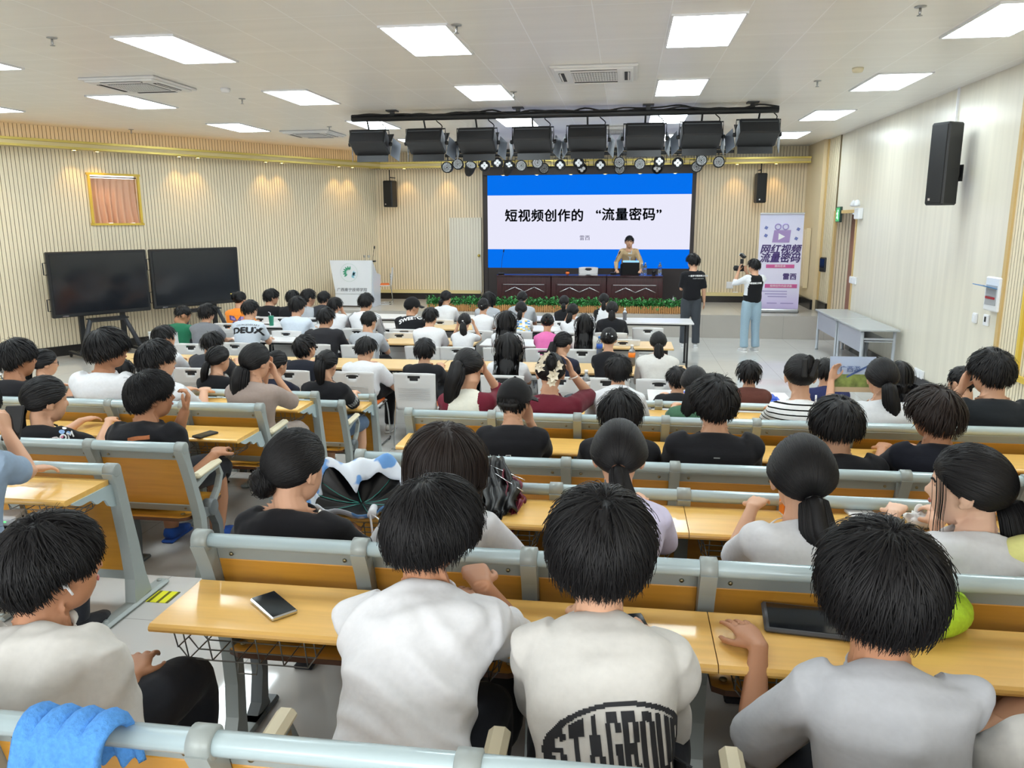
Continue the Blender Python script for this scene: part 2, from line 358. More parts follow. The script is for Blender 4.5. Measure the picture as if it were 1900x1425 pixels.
def ac(label, x, y):
    t = thing('air_conditioner', label, 'air conditioner', (x, y, CE), 0, 'ceiling cassette air conditioners')
    b = MB().box((0, 0, -.015), (.95, .95, .03), bev=.012).box((0, 0, -.035), (.86, .86, .03), bev=.012); b.build('casing', M['acwhite'], t)
    for k in range(4):
        R = rot('Z', k*PI/2); s = MB(); s.box(R @ (0, -.36, -.052), (.5, .06, .006), R=R); s.build('air_vent', M['blackm'], t)
        MB().box(R @ (0, -.372, -.054), (.5, .022, .008), R=R @ rot('X', .5)).build('louvre', M['acwhite'], t)
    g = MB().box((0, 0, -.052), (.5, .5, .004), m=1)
    for k in range(17): g.box((-.24+.03*k, 0, -.056), (.008, .5, .008)); 
    for k in range(9): g.box((0, -.24+.06*k, -.058), (.5, .006, .006))
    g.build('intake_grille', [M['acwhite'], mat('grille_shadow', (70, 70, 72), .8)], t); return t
ac('white ceiling cassette air conditioner with dark grille in front of the flood lamp bar', -.39, 9.37)
ac('white ceiling cassette air conditioner above the left wall screens, beside two light panels', -5.83, 9.22)
ac('white ceiling cassette air conditioner far off near the left soffit', -5.86, 14.7)
ac('white ceiling cassette air conditioner partly hidden behind the stage lamp bar', -.35, 15.0)
def sprinkler(u, v, lab):
    p = at_z(u, v, CE); t = thing('sprinkler', lab, 'sprinkler', (p[0], p[1], CE), 0, 'fire sprinklers')
    MB().lathe([(.045, 0), (.045, -.006), (.012, -.012)], 14).build('escutcheon', M['steel'], t)
    MB().lathe([(.01, -.01), (.01, -.05), (.006, -.06), (.022, -.066), (.022, -.07)], 10).build('nozzle', M['steel'], t)
for u, v, l in ((96, 70, 'fire sprinkler on the ceiling at upper left, before the first panels'), (847, 46, 'fire sprinkler beside the nearest middle light panel'), (1708, 12, 'fire sprinkler between the two rightmost near light panels'), (953, 170, 'fire sprinkler beside the second middle light panel'), (1517, 150, 'fire sprinkler before the smoke detector at the right'), (449, 183, 'fire sprinkler between the left air conditioner and a light panel'), (611, 235, 'fire sprinkler above the far left air conditioner'), (243, 240, 'fire sprinkler just in front of the left soffit')): sprinkler(u, v, l)
for u, v, l, mm in ((418, 164, 'white smoke detector on the ceiling by the left air conditioner', 'white'), (1592, 126, 'yellowed smoke detector on the ceiling at right', 'pad')):
    p = at_z(u, v, CE); t = thing('smoke_detector', l, 'smoke detector', (p[0], p[1], CE)); MB().lathe([(.06, 0), (.06, -.02), (.05, -.045), (.02, -.05)], 18).build('detector_body', M[mm], t)
    MB().lathe([(.052, -.022), (.053, -.032)], 18).build('sensor_slots', M['slot'], t)
# soffit downlights
dl = None
def downlight(p, lab, lamp=True):
    global dl
    if dl is None:
        dl = thing('downlight', lab, 'downlight', p, 0, 'soffit downlights')
        MB().lathe([(.058, 0), (.058, -.008), (.045, -.012), (.045, 0)], 16).build('trim_ring', M['gold'], dl)
        MB().lathe([(.044, -.003), (.03, -.012), (.001, -.016)], 16).build('lens', M['downlamp'], dl); o = dl
    else: o = dup(dl, p, label=lab)
    if not lamp: return
    l = bpy.data.lights.get('downlight_lamp')
    if not l:
        l = bpy.data.lights.new('downlight_lamp', 'SPOT'); l.energy = 12; l.color = lin((255, 206, 130)); l.spot_size = 1.5; l.spot_blend = .7; l.shadow_soft_size = .04
    so = bpy.data.objects.new('downlight_lamp', l); COL.objects.link(so); so.location = (p[0], p[1], p[2]-.03)
for k in range(9):
    y = YF-.75-k*1.62
    for s in (0, 1):
        p = lw(y+.0-s*.33, .2); downlight((*p, ZS0+.015), f'warm soffit downlight along the left wall, {["first", "second", "third", "fourth", "fifth", "sixth", "seventh", "eighth", "ninth"][k]} pair from the front corner, {["nearer", "farther"][s]} one')
for k, x in enumerate((-5.3, -4.3, -3.2, -2.0, -.8, .4, 1.55, 2.45, 3.3)): downlight((x, YF-.22, ZS0+.015), f'warm downlight in the soffit above the front wall, {["first", "second", "third", "fourth", "fifth", "sixth", "seventh", "eighth", "ninth"][k]} from the left')
# cove glow above the left soffit (a warm LED strip lying on the ledge)
b = along_left(.3, ZS1+.0, .012, .03); cv = b.build('cove_strip', mat('cove_led', (255, 230, 180), .5, emit=(255, 214, 150), es=2.5)); tag(cv, 'warm LED strip lying on the soffit ledge along the left wall', 'light strip')

# ------------------------------------------------------------------ front wall: LED screen, hidden door, loudspeakers
YS = 18.9
s0, s1 = at_y(904, 326, YS), at_y(1278, 500, YS); SX0, SX1, SZ0, SZ1 = s0[0], s1[0], s1[2]+.02, s0[2]
scr = thing('led_screen', 'large LED wall screen showing the blue and white lecture title slide', 'screen', ((SX0+SX1)/2, YS, ST))
W = SX1-SX0; H = SZ1-SZ0; zc = SZ0-ST
b = MB().box((-W/2-.04, .02, (SZ1+.3-ST)/2), (.09, .14, SZ1+.3-ST)).box((W/2+.04, .02, (SZ1+.3-ST)/2), (.09, .14, SZ1+.3-ST)).box((0, .03, zc/2), (W, .1, zc)).box((0, -.02, SZ1-ST+.15), (W+.17, .2, .3)); b.build('screen_frame', mat('screen_frame_brown', (44, 36, 36), .5), scr)
blue = mat('slide_blue', (0, 0, 0), .9, spec=.08, emit=(0, 112, 238), es=.74); wht = mat('slide_white', (0, 0, 0), .9, spec=.08, emit=(232, 232, 250), es=.74)
for nm, z0, z1, m in (('display_band', H*.787, H, blue), ('display_middle', H*.205, H*.787, wht), ('display_band', 0, H*.205, blue)):
    MB().box((0, .0, zc+(z0+z1)/2), (W, .03, z1-z0)).build(nm, m, scr)
ti = mat('slide_text', (58, 62, 74), .7)
zt = zc+H*.56
text('短视频创作的', .305, ti, scr, (-W*.215, -.02, zt), bold=.009, spacing=1.06)
text('“流量密码”', .305, ti, scr, (W*.20, -.02, zt+.02), bold=.009, spacing=1.06)
text('雷西', .125, mat('slide_text_purple', (92, 82, 120), .7), scr, (-W*.012, -.02, zc+H*.325), spacing=1.05)
for k in range(6):
    x = SX0+.4+k*(W-.8)/5; downlight((x, YS-.1, SZ1+.008), f'dim downlight in the dark lintel over the LED screen, {["first", "second", "third", "fourth", "fifth", "sixth"][k]} from the left', False)
# jib door in the reeded wall left of the screen
d0, d1 = at_y(834, 404, YF), at_y(895, 548, YF)
jd = reeded('door_2', (d1[0], YF-.06), (d0[0], YF-.06), ST+.18, d0[2], (0, -1), pitch=.068, gw=.005, gd=.004, m='plain')
MB().lathe([(.035, 0), (.035, .02), (.02, .03), (.03, .06), (.001, .065)], 14, T=T4((at_y(890, 474, YF)[0], YF-.08, at_y(890, 474, YF)[2]), rot('X', PI/2))).build('door_knob', M['gold'], jd)
def column_speaker(lab, p, rz, h, wd=.24, hang=None):
    t = thing('loudspeaker', lab, 'loudspeaker', p, rz)
    MB().box((0, 0, 0), (wd, .26, h), bev=.02).build('cabinet', M['black'], t)
    g = MB().box((0, -.135, 0), (wd-.04, .012, h-.05), bev=.005); g.build('speaker_grille', M['blackm'], t)
    MB().box((-wd*.2, -.143, -h/2+.07), (.03, .004, .03)).build('badge', M['silver'], t)
    br = MB()
    if hang: br.tube([(0, 0, h/2), (0, 0, h/2+hang)], .012).tube([(0, 0, h/2+hang*.3), (0, .25, h/2+hang*.3)], .012)
    else: br.box((0, .17, -.1), (.1, .14, .1)).box((0, .25, -.1), (.14, .02, .2))
    br.build('bracket', M['black'], t)
column_speaker('black column loudspeaker hanging on the front wall left of the screen', tuple(at_y(724, 360, YF-.3)), -.25, .62, .25, .25)
column_speaker('black column loudspeaker hanging on the front wall right of the screen, above the banner', tuple(at_y(1411, 349, YF-.3)), .1, .65, .22, .25)
p = at_x(1752, 305, XR-.3); column_speaker('large black column loudspeaker bracketed to the right wall', tuple(p), -PI/2+.55, .98, .26)
q = at_x(1783, 152, XR); cd_ = tag(MB().box((XR-.012, q[1], (p[2]+CE)/2), (.024, .03, CE-p[2])).build('cable_trunking', M['white']), 'thin white cable trunking running from the ceiling down to the wall loudspeaker', 'trunking')

# small fittings on the right wall (each laid on the wall plane)
def wall_r(u, v): return at_x(u, v, XR)
p = wall_r(1559, 398); t = thing('exit_sign', 'small green running-man exit sign on the right wall above the door', 'exit sign', (XR-.02, p[1], p[2]), -PI/2)
MB().box((0, 0, 0), (.3, .05, .3), bev=.01).build('housing', mat('sign_housing', (50, 74, 66), .4), t)
g = mat('exit_green', (40, 150, 90), .4, emit=(40, 160, 95), es=.5); MB().box((0, -.027, 0), (.26, .006, .26)).build('sign_face', g, t)
fg = MB().ell((.02, -.032, .07), (.025, .004, .025)).prism([(-.02, .05), (.04, .03), (.02, -.03), (.06, -.09), (.03, -.1), (0, -.05), (-.06, -.08), (-.07, -.06), (-.02, -.02), (-.04, .01), (-.08, .0), (-.08, .02)], .004, T4((0, -.032, 0), RXV)); fg.build('running_figure', mat('exit_light', (200, 255, 220), .4, emit=(200, 255, 220), es=.8), t)
p = wall_r(1598, 392); t = thing('emergency_light', 'white twin-head emergency light on the right wall beside the exit sign', 'emergency light', (XR-.04, p[1], p[2]), -PI/2)
MB().box((0, 0, -.04), (.28, .09, .2), bev=.015).build('housing', M['white'], t)
for sx in (-1, 1): MB().lathe([(.02, 0), (.06, .08), (.06, .1), (.001, .1)], 14, T=T4((sx*.09, -.02, .1), rot('X', 1.0) @ rot('Y', sx*.5))).build('lamp_head', M['white'], t)
def plate(u, v, lab, sx, sz, name='wall_plate', cat='socket', n=1, m='white', wall='r'):
    p = wall_r(u, v) if wall == 'r' else at_y(u, v, YF)
    t = thing(name, lab, cat, (XR-.012, p[1], p[2]) if wall == 'r' else (p[0], YF-.012, p[2]), -PI/2 if wall == 'r' else 0)
    MB().box((0, 0, 0), (sx, .024, sz), bev=.006).build('plate', M[m], t)
    for k in range(n): MB().box(((k-(n-1)/2)*sx/n, -.014, 0), (sx/n*.8, .008, sz*.75), bev=.003).build('rocker', M['white'], t)
    return t
plate(1584, 520, 'long white switch plate on the right wall beside the door', .42, .13, 'switch_plate', 'switch', 4)
plate(1707, 694, 'white socket plate low on the right wall behind the audience', .34, .13, 'socket_plate', 'socket', 3)
plate(1354, 529, 'small white socket plate on the front wall right of the screen', .16, .16, 'socket_plate', 'socket', 1, wall='f')
plate(1368-4, 565-20, 'white socket plate on the front wall just above the black skirting', .12, .09, 'socket_plate', 'socket', 1, wall='f')
t = plate(1811, 590, 'white double rocker switch next to the oak strip on the right wall', .1, .12, 'light_switch', 'switch', 2)
t = plate(1832, 594, 'white thermostat controller with a small dark display on the right wall', .12, .13, 'thermostat', 'controller', 0)
MB().box((-.0, -.014, .01), (.035, .006, .06)).build('display', M['screenoff'], t)
p = at_x(1848, 546, XR-.03); t = thing('breaker_box', 'white breaker box with raised blue lid and red switch row on the right wall', 'breaker box', (XR-.05, p[1], p[2]), -PI/2)
MB().box((0, 0, 0), (.34, .06, .38), bev=.012).build('casing', M['white'], t); MB().box((0, -.032, -.01), (.26, .01, .22)).build('breaker_row', mat('breaker_grey', (170, 172, 176), .5), t)
MB().box((0, -.04, -.04), (.22, .012, .025)).build('red_switches', mat('red_switch', (176, 50, 58), .5), t); MB().box((0, -.1, .085), (.27, .17, .008), R=rot('X', -.25)).build('blue_lid', mat('blue_lid', (60, 130, 190), .2), t)
p = at_x(1528, 491, XR-.06); t = thing('access_panel', 'black door access terminal on the reeded strip beside the door', 'access terminal', (XR-.07, p[1], p[2]), -PI/2+.4)
MB().box((0, 0, 0), (.2, .05, .3), bev=.02).build('casing', M['black'], t); MB().box((.0, -.027, .03), (.15, .006, .18)).build('display', M['screenoff'], t)
p = at_x(1496, 478, XR-.13); t = thing('hydrant_cabinet', 'beige fire hydrant cabinet with a small red label on the corner wall', 'cabinet', (XR-.19, p[1], p[2]), -PI/2)
MB().box((0, 0, 0), (.7, .1, 1.3)).build('casing', M['wallside'], t); MB().box((0, -.055, 0), (.62, .02, 1.22), bev=.006).build('door', mat('hydrant_door', (232, 214, 180), .35), t); MB().box((-.1, -.068, .28), (.16, .004, .16)).build('red_label', mat('red_label', (206, 96, 92), .5), t)

# ------------------------------------------------------------------ stage lighting
YB = 12.0; zb = (at_y(653, 222, YB)[2]+at_y(1445, 202, YB)[2])/2; bx0, bx1 = at_y(653, 222, YB)[0], at_y(1445, 202, YB)[0]
bar = thing('lighting_bar', 'long black ceiling bar carrying the eight flood lamps', 'lighting bar', ((bx0+bx1)/2, YB, zb))
hw = (bx1-bx0)/2; MB().tube([(-hw, 0, 0), (hw, 0, 0)], .045, 12).build('pipe', M['black'], bar)
for u, v in ((728, 205), (962, 200), (1203, 194), (1399, 187)):
    x = at_z(u, v, CE)[0]-(bx0+bx1)/2; MB().box((x, 0, (CE-zb)/2), (.06, .06, CE-zb)).box((x, 0, CE-zb-.01), (.16, .16, .02)).build('drop_post', M['black'], bar)
def wiggle(p0, p1, n, amp, seed):
    r = np.random.default_rng(seed); t = np.linspace(0, 1, n)[:, None]; P = np.array(p0)*(1-t)+np.array(p1)*t; P += r.normal(0, amp, P.shape)*np.array((.3, 1, 1)); return P
def smooth_path(P, k=4):
    P = np.array(P, float); n = len(P); out = []
    for i in range(n-1):
        p0, p1, p2, p3 = P[max(i-1, 0)], P[i], P[i+1], P[min(i+2, n-1)]
        for j in range(k):
            t = j/k; out.append(.5*(2*p1+(p2-p0)*t+(2*p0-5*p1+4*p2-p3)*t*t+(3*p1-p0-3*p2+p3)*t**3))
    out.append(P[-1]); return np.array(out)
for s in (1, 2): MB().tube(smooth_path(wiggle((-hw, -.03, .04), (hw, -.03, .04), 24, .02, s)), .013, 6).build('power_cable', M['blackm'], bar)
FL = [(687, 268), (791, 266), (886, 265), (989, 263), (1090, 260), (1196, 257), (1300, 254), (1405, 250)]
fw = [at_y(u, v, YB+.12) for u, v in FL]
ordn = ['leftmost', 'second', 'third', 'fourth', 'fifth', 'sixth', 'seventh', 'rightmost']; f0 = None
for k, p in enumerate(fw):
    lab = f'black barn-door flood lamp hanging on the ceiling bar, {ordn[k]} of eight from the left'
    if f0 is None:
        f0 = thing('flood_lamp', lab, 'stage lamp', tuple(p), 0, 'flood lamps on the front bar'); Rt = rot('X', -.5); zt = zb-p[2]
        MB().box((0, 0, .03), (.56, .36, .24), R=Rt, bev=.02).build('lamp_housing', M['black'], f0)
        sl = MB()
        for (x, y) in ((0, -.03), (-.16, -.12), (.16, -.12), (-.16, .07), (.16, .07)): sl.box(Rt @ (x, y, .122)+(0, 0, .03), (.11, .016, .004), R=Rt)
        sl.box(Rt @ (0, -.182, .06)+(0, 0, .03), (.5, .004, .012), R=Rt); sl.build('vent_slots', mat('vent_grey', (84, 86, 90), .5), f0)
        MB().box((0, .1, -.17), (.5, .012, .17), R=rot('X', -.15)).build('barn_door', M['black'], f0)
        MB().box((0, .36, .12), (.5, .012, .22), R=rot('X', -.9)).build('barn_door', M['black'], f0)
        for sx in (-1, 1): MB().prism([(-.02, -.12), (.2, -.2), (.26, .06), (.06, .14)], .01, T4((sx*.31, .06, -.04), rot('Z', sx*-.35) @ RYZ)).build('barn_door', mat('barn_inner_grey', (140, 148, 160), .35, .3), f0)
        MB().tube([(-.31, 0, 0), (-.31, -.03, zt-.16), (.31, -.03, zt-.16), (.31, 0, 0)], .011, 6).tube([(0, -.03, zt-.16), (0, -.12, zt-.02)], .014, 6).build('yoke', M['black'], f0)
        for sx in (-1, 1): MB().lathe([(.03, 0), (.03, .04), (.02, .045)], 12, T=T4((sx*.3, 0, 0), rot('Y', sx*PI/2))).build('yoke_knob', M['blackm'], f0)
        MB().tube(smooth_path([(.2, 0, .15), (.26, -.02, .24), (.18, -.04, .32), (.22, -.03, zt)]), .008, 5).build('power_cord', M['blackm'], f0)
    else:
        o = dup(f0, tuple(p), (k-3.5)*.02, label=lab)
YP = 15.0; zp = at_y(1090, 285, YP)[2]; px0, px1 = at_y(826, 288, YP)[0], at_y(1362, 281, YP)[0]
bar2 = thing('lighting_bar', 'lower black ceiling bar carrying the round par lamps above the screen', 'lighting bar', ((px0+px1)/2, YP, zp)); hw = (px1-px0)/2
MB().tube([(-hw, 0, 0), (hw, 0, 0)], .03, 10).tube([(-hw, .35, .1), (hw, .35, .1)], .03, 10).build('pipe', M['black'], bar2)
for x in np.linspace(-hw+.2, hw-.2, 12): MB().box((x, .15, .05), (.02, .36, .05)).build('cross_strut', M['black'], bar2)
for x in (-hw*.8, 0, hw*.8): MB().box((x, .15, (CE-zp)/2+.05), (.05, .05, CE-zp-.1)).build('drop_post', M['black'], bar2)
PAR = [(831, 311, 'm', 0), (851, 305, 'm', 0), (872, 312, 'md', 0), (900, 308, 'q', 0), (924, 303, 'q', 0), (943, 311, 'qd', 0), (968, 308, 'm', 0), (998, 303, 'm', 0), (1010, 313, 'm', 1), (1040, 307, 'q', 0), (1074, 303, 'q', 0), (1080, 313, 'q', 1), (1114, 307, 'q', 0), (1149, 302, 'm', 0), (1150, 314, 'm', 1), (1187, 305, 'm', 0), (1223, 300, 'q', 0), (1219, 313, 'q', 1), (1257, 303, 'q', 0), (1301, 298, 'm', 0), (1292, 310, 'm', 1), (1333, 301, 'm', 0)]
lensw = mat('lens_white', (240, 242, 246), .2)
pp = {}; cnt = {}
tot = {}
for a in PAR: tot[a[2]+str(a[3])] = tot.get(a[2]+str(a[3]), 0)+1
nth = ['first', 'second', 'third', 'fourth', 'fifth', 'sixth', 'seventh', 'eighth', 'ninth', 'tenth', 'eleventh', 'twelfth']
for (u, v, kd, bk) in PAR:
    p = at_y(u, v, YP+.45*bk); key = kd+str(bk); cnt[key] = cnt.get(key, 0)+1
    desc = {'m': 'round black par lamp with many small lenses', 'q': 'round black par lamp with four big lenses', 'md': 'black par lamp tilted down showing its can', 'qd': 'black four-lens par lamp tilted down'}[kd]
    lab = desc+(' half hidden behind another' if bk else '')+(f', {nth[cnt[key]-1]} from the left' if tot[key] > 1 else '')
    if key not in pp:
        t = thing('par_lamp', lab, 'stage lamp', tuple(p), 0, 'par lamps on the lower bar'); Rt = rot('X', PI/2) if 'd' not in kd else rot('X', PI/2-.75) @ rot('Y', .35)
        can = MB().lathe([(.06, -.16), (.085, -.1), (.1, 0), (.104, .06), (.104, .09), (.088, .09), (.088, .07), (.001, .07)], 18, T=T4((0, 0, 0), Rt)); can.build('lamp_can', M['blackm'], t)
        ln = MB()
        if kd[0] == 'q': pts = [(.038*math.cos(a), .038*math.sin(a), .033) for a in (0, PI/2, PI, -PI/2)]
        else: pts = [(.021*rr*math.cos(a+rr), .021*rr*math.sin(a+rr), .009) for rr, nn in ((1, 6), (2, 12), (3, 18), (3.75, 20)) for a in np.linspace(0, 2*PI, nn, endpoint=False)]
        for (x, y, r) in pts: ln.lathe([(r, .07), (r*.8, .082), (r*.3, .088)], 10, T=T4((Rt @ (x, y, 0)), Rt))
        ln.build('lenses', lensw, t)
        zt = zp-p[2]+.1*bk; MB().tube([(-.125, 0, 0), (-.125, 0, .13), (.125, 0, .13), (.125, 0, 0)], .008, 6).tube([(0, 0, .13), (0, -.1*bk, zt-.02)], .012, 6).build('yoke', M['black'], t); pp[key] = t
    else: dup(pp[key], tuple(p), label=lab)

# ------------------------------------------------------------------ interactive displays on wheeled stands along the left wall
def board(lab, off, uv):
    pl = (*(CORN+LNOR*off), 0); P = [at_plane(u, v, pl, (*LNOR, 0)) for u, v in uv]
    c0 = sum(P)/4; wd = (np.linalg.norm(P[1]-P[0])+np.linalg.norm(P[3]-P[2]))/2; ht = (P[0][2]+P[1][2]-P[2][2]-P[3][2])/2
    t = thing('interactive_display', lab, 'display', (c0[0], c0[1], 0), math.atan2(-LDIR[1], -LDIR[0])); z = c0[2]
    MB().box((0, .03, z), (wd, .09, ht), bev=.015).build('bezel', M['black'], t); MB().box((0, -.018, z+.01), (wd-.09, .01, ht-.11)).build('screen_glass', M['screenoff'], t)
    MB().box((-wd/2+.2, -.02, z-ht/2+.025), (.1, .006, .012)).build('button_strip', M['silver'], t)
    for zz in (.25, -.3): MB().tube([(-wd/2, .03, z+zz*ht-.1), (-wd/2-.05, .03, z+zz*ht-.1), (-wd/2-.05, .03, z+zz*ht+.1), (-wd/2, .03, z+zz*ht+.1)], .01, 6).build('side_handle', M['black'], t)
    zb_ = z-ht/2
    for sx in (-.36, .36): MB().box((sx, .1, (zb_+.25)/2+.06), (.08, .06, zb_+.25)).build('upright', M['black'], t)
    MB().prism([(-.5, 0), (.5, 0), (.36, .42), (-.36, .42)], .03, T4((0, -.02, .12), RXV)) if 0 else None
    MB().tube([(-.52, -.2, .1), (-.3, -.12, zb_-.08), (.3, -.12, zb_-.08), (.52, -.2, .1)], (.045, .03), 8, sq=5).build('front_brace', mat('stand_charcoal', (58, 60, 66), .45), t)
    MB().box((0, -.12, zb_-.06), (.62, .3, .02)).build('shelf', M['black'], t)
    for sx in (-.5, .5):
        MB().box((sx, 0, .09), (.08, .8, .05), bev=.01).build('base_foot', M['black'], t)
        for sy in (-.36, .36): MB().lathe([(.035, -.015), (.04, 0), (.035, .015)], 12, T=T4((sx, sy, .035), rot('Y', PI/2))).build('caster', M['blackm'], t)
    MB().box((0, .1, .1), (1.0, .06, .05)).build('base_bar', M['black'], t)
board('large black interactive display on a wheeled stand, left of the pair', .62, ((84, 468), (271, 463), (98, 592), (279, 575)))
board('large black interactive display on a wheeled stand, nearer the lectern', .62, ((277, 462), (441, 459), (286, 573), (446, 561)))

# ------------------------------------------------------------------ lectern, dais desks, planters, banner
yl = 17.1; pA, pB, pC, pD = at_y(612, 483, yl), at_y(691, 483, yl), at_y(622, 570, yl), at_y(691, 568, yl)
lw_ = pB[0]-pA[0]; lh = (pA[2]+pB[2])/2-ST; lc = (pA[0]+pB[0])/2
lec = thing('lectern', 'glossy white lectern with a round green and blue emblem near the left corner', 'lectern', (lc, yl, ST), 0)
gl = mat('lectern_white', (236, 239, 244), .12, spec=.6)
pf = [(-lw_/2, lh), (lw_/2, lh), (lw_/2-.01, lh-.02), (lw_/2-.06, .03), (-lw_/2+.15, .03), (-lw_/2+.01, lh-.05)]
MB().prism(pf, .06, T4((0, 0, 0), RXV)).build('front_panel', gl, lec)
MB().prism([(0, .03), (.62, .03), (.7, lh-.35), (.36, lh-.3), (0, lh)], lw_-.16, T4((.0, .03, 0), RYZ)).build('body', gl, lec)
MB().prism([(.02, .0), (.5, .0), (.58, lh-.36), (.3, lh-.3), (.02, lh-.02)], .05, T4((lw_/2-.04, .03, 0), RYZ)).build('side_panel', mat('lectern_side', (216, 220, 230), .15), lec)
em = MB(); 
for k in range(7):
    a = PI*.42+k*.42; em.prism([(0, 0), (.03, .05), (.012, .12), (-.012, .12), (-.03, .05)], .004, T4((lc*0-.05+.05*math.cos(a), -.034, lh-.27+.05*math.sin(a)), RXV @ rot('Z', a-PI/2) @ np.diag((.75, .75, 1))))
em.build('emblem_leaves', mat('emblem_green', (62, 160, 122), .4), lec)
em = MB()
for k in range(5): em.prism([(0, 0), (.025, .04), (0, .1), (-.025, .04)], .004, T4((.0+.02*k*.6, -.034, lh-.34+.018*(k % 3)), RXV @ rot('Z', -2.2+.5*k)))
em.build('emblem_drops', mat('emblem_blue', (140, 208, 226), .4), lec)
MB().tube([(-.05+.2*math.cos(a), -.033, lh-.27+.2*math.sin(a)) for a in np.linspace(0, 2*PI, 40, endpoint=False)], .004, 5, closed=True).build('emblem_ring', mat('emblem_grey', (196, 214, 206), .4), lec)
text('广西南宁技师学院', .085, mat('brush_ink', (70, 74, 84), .6), lec, (.0, -.034, lh-.66), spacing=1.1, shear=.15, name='school_lettering')
MB().box((0, -.034, lh-.75), (.8, .003, .006)).build('school_lettering_rule', M['wire'], lec)
def gooseneck(lab, p, h, lean):
    t = thing('microphone', lab, 'microphone', p); MB().box((0, 0, .018), (.14, .11, .036), bev=.012).build('mic_base', M['black'], t)
    P = smooth_path([(0, 0, .03), (lean*.15, 0, h*.4), (lean*.5, 0, h*.75), (lean, -.03, h)]); MB().tube(P, .0045, 6).build('gooseneck', M['black'], t)
    MB().tube([P[-1], P[-1]+(lean*.2, -.02, .06)], .013, 8).build('mic_capsule', M['blackm'], t)
gooseneck('gooseneck microphone standing on the white lectern', (lc+.42, yl+.25, ST+lh-.05), .3, .06)
for k in range(2):
    t = thing('wine_glass', f'small clear glass on top of the lectern, {["outer", "inner"][k]} one', 'glass', (lc+.3+.1*k, yl+.05, ST+lh)); MB().lathe([(.025, 0), (.004, .008), (.004, .05), (.03, .07), (.027, .11)], 12).build('bowl', M['glass'], t)
# dais: three dark carved desks
yd = 17.55; dx0, dx1 = at_y(921, 512, yd)[0], at_y(1231, 512, yd)[0]; dh = at_y(1080, 511, yd)[2]-ST; dw = (dx1-dx0)/3
TOP = ST+dh; dk = None
for k in range(3):
    pos = (dx0+dw*(k+.5), yd, ST); lab = f'dark mahogany speaker desk with silver zigzag inlay, {["left", "middle", "right"][k]} of the three on stage'
    if dk is None:
        dk = thing('speaker_desk', lab, 'desk', pos, 0, 'speaker desks on stage')
        MB().box((0, .3, dh/2-.02), (dw-.012, .55, dh-.04), bev=.008).build('body', M['mahog'], dk)
        MB().box((0, .3, dh-.02), (dw-.004, .64, .04), bev=.008).build('desk_top', mat('desk_top_gloss', (52, 26, 30), .08, coat=.6), dk)
        fr = MB(); ww, z0, z1 = dw/2-.12, .1, dh-.2
        for (x, z, sx, sz) in ((0, z0, 2*ww, .02), (0, z1, 2*ww, .02), (-ww, (z0+z1)/2, .02, z1-z0), (ww, (z0+z1)/2, .02, z1-z0)): fr.box((x, .018, z), (sx, .02, sz), bev=.006)
        fr.build('carved_panel', M['mahog'], dk); zz = [(-.42, .36), (-.2, .46), (.02, .36), (.24, .46), (.46, .36)]
        for (a, b_) in zip(zz[:-1], zz[1:]):
            MB().tube([(a[0], .012, a[1]-.02), (b_[0], .012, b_[1]-.02)], (.012, .006), 6, sq=4).build('silver_inlay', M['silver'], dk)
            MB().tube([(a[0], .014, .62-a[1]-.06), (b_[0], .014, .62-b_[1]-.06)], (.012, .008), 6, sq=4).build('carved_line', M['mahog'], dk)
        MB().box((0, .014, z1-.01), (2*ww-.06, .012, .014)).build('silver_rail', M['silver'], dk)
    else: dup(dk, pos, label=lab)
def bottle(lab, p, h=.24, r=.033, liquid=None, cap='white', band=None, glass=None, group=None):
    t = thing('bottle', lab, 'bottle', p, 0, group)
    MB().lathe([(r*.9, 0), (r, .012), (r, h*.3), (r*.93, h*.36), (r, h*.42), (r, h*.66), (r*.75, h*.78), (r*.38, h*.86), (r*.38, h*.93)], 16).build('bottle_body', glass or M['glass'], t)
    if liquid: MB().lathe([(r*.8, .006), (r*.88, h*.3), (r*.84, h*.62)], 16).build('drink', liquid, t)
    MB().lathe([(r*.44, h*.92), (r*.44, h), (r*.3, h*1.005)], 14).build('bottle_cap', cap if not isinstance(cap, str) else M[cap], t)
    if band: MB().lathe([(r*1.02, h*.42), (r*1.02, h*.64)], 16).build('bottle_label', band, t)
    return t
CR = mat('cap_blue', (60, 130, 210), .4); RB = mat('label_red', (206, 52, 56), .5); OJ = mat('orange_juice', (240, 134, 40), .3); BL = mat('label_blue', (40, 92, 190), .5)
gooseneck('gooseneck microphone at the left end of the stage desks', tuple(at_z(930, 509, TOP)), .5, .06)
gooseneck('gooseneck microphone beside the laptop on the right stage desk', tuple(at_z(1138, 508, TOP)), .45, .12)
lp_ = at_z(1170, 509, TOP); t = thing('laptop', 'open black laptop seen from behind on the right stage desk', 'laptop', (lp_[0], yd+.42, TOP)); MB().box((0, .1, .01), (.36, .25, .02), bev=.005).build('keyboard_base', M['black'], t); MB().box((0, -.06, .14), (.38, .016, .27), R=rot('X', .25), bev=.006).build('screen_lid', M['blackm'], t); MB().box((0, -.02, .285), (.36, .01, .05), R=rot('X', .25)).build('screen_rim', mat('screen_rim_glow', (150, 200, 230), .3, emit=(150, 210, 240), es=.5), t)
for k, (u, lab) in enumerate(((1191, 'clear water bottle on stage beside the laptop, left of two'), (1197, 'clear water bottle on stage beside the laptop, right of two'))): bottle(lab, tuple(at_z(u, 509-k, TOP)), .25, .038)
bottle('water bottle with blue cap and label at the right end of the stage desk', tuple(at_z(1224, 509, TOP)), .27, .042, cap=CR, band=BL)
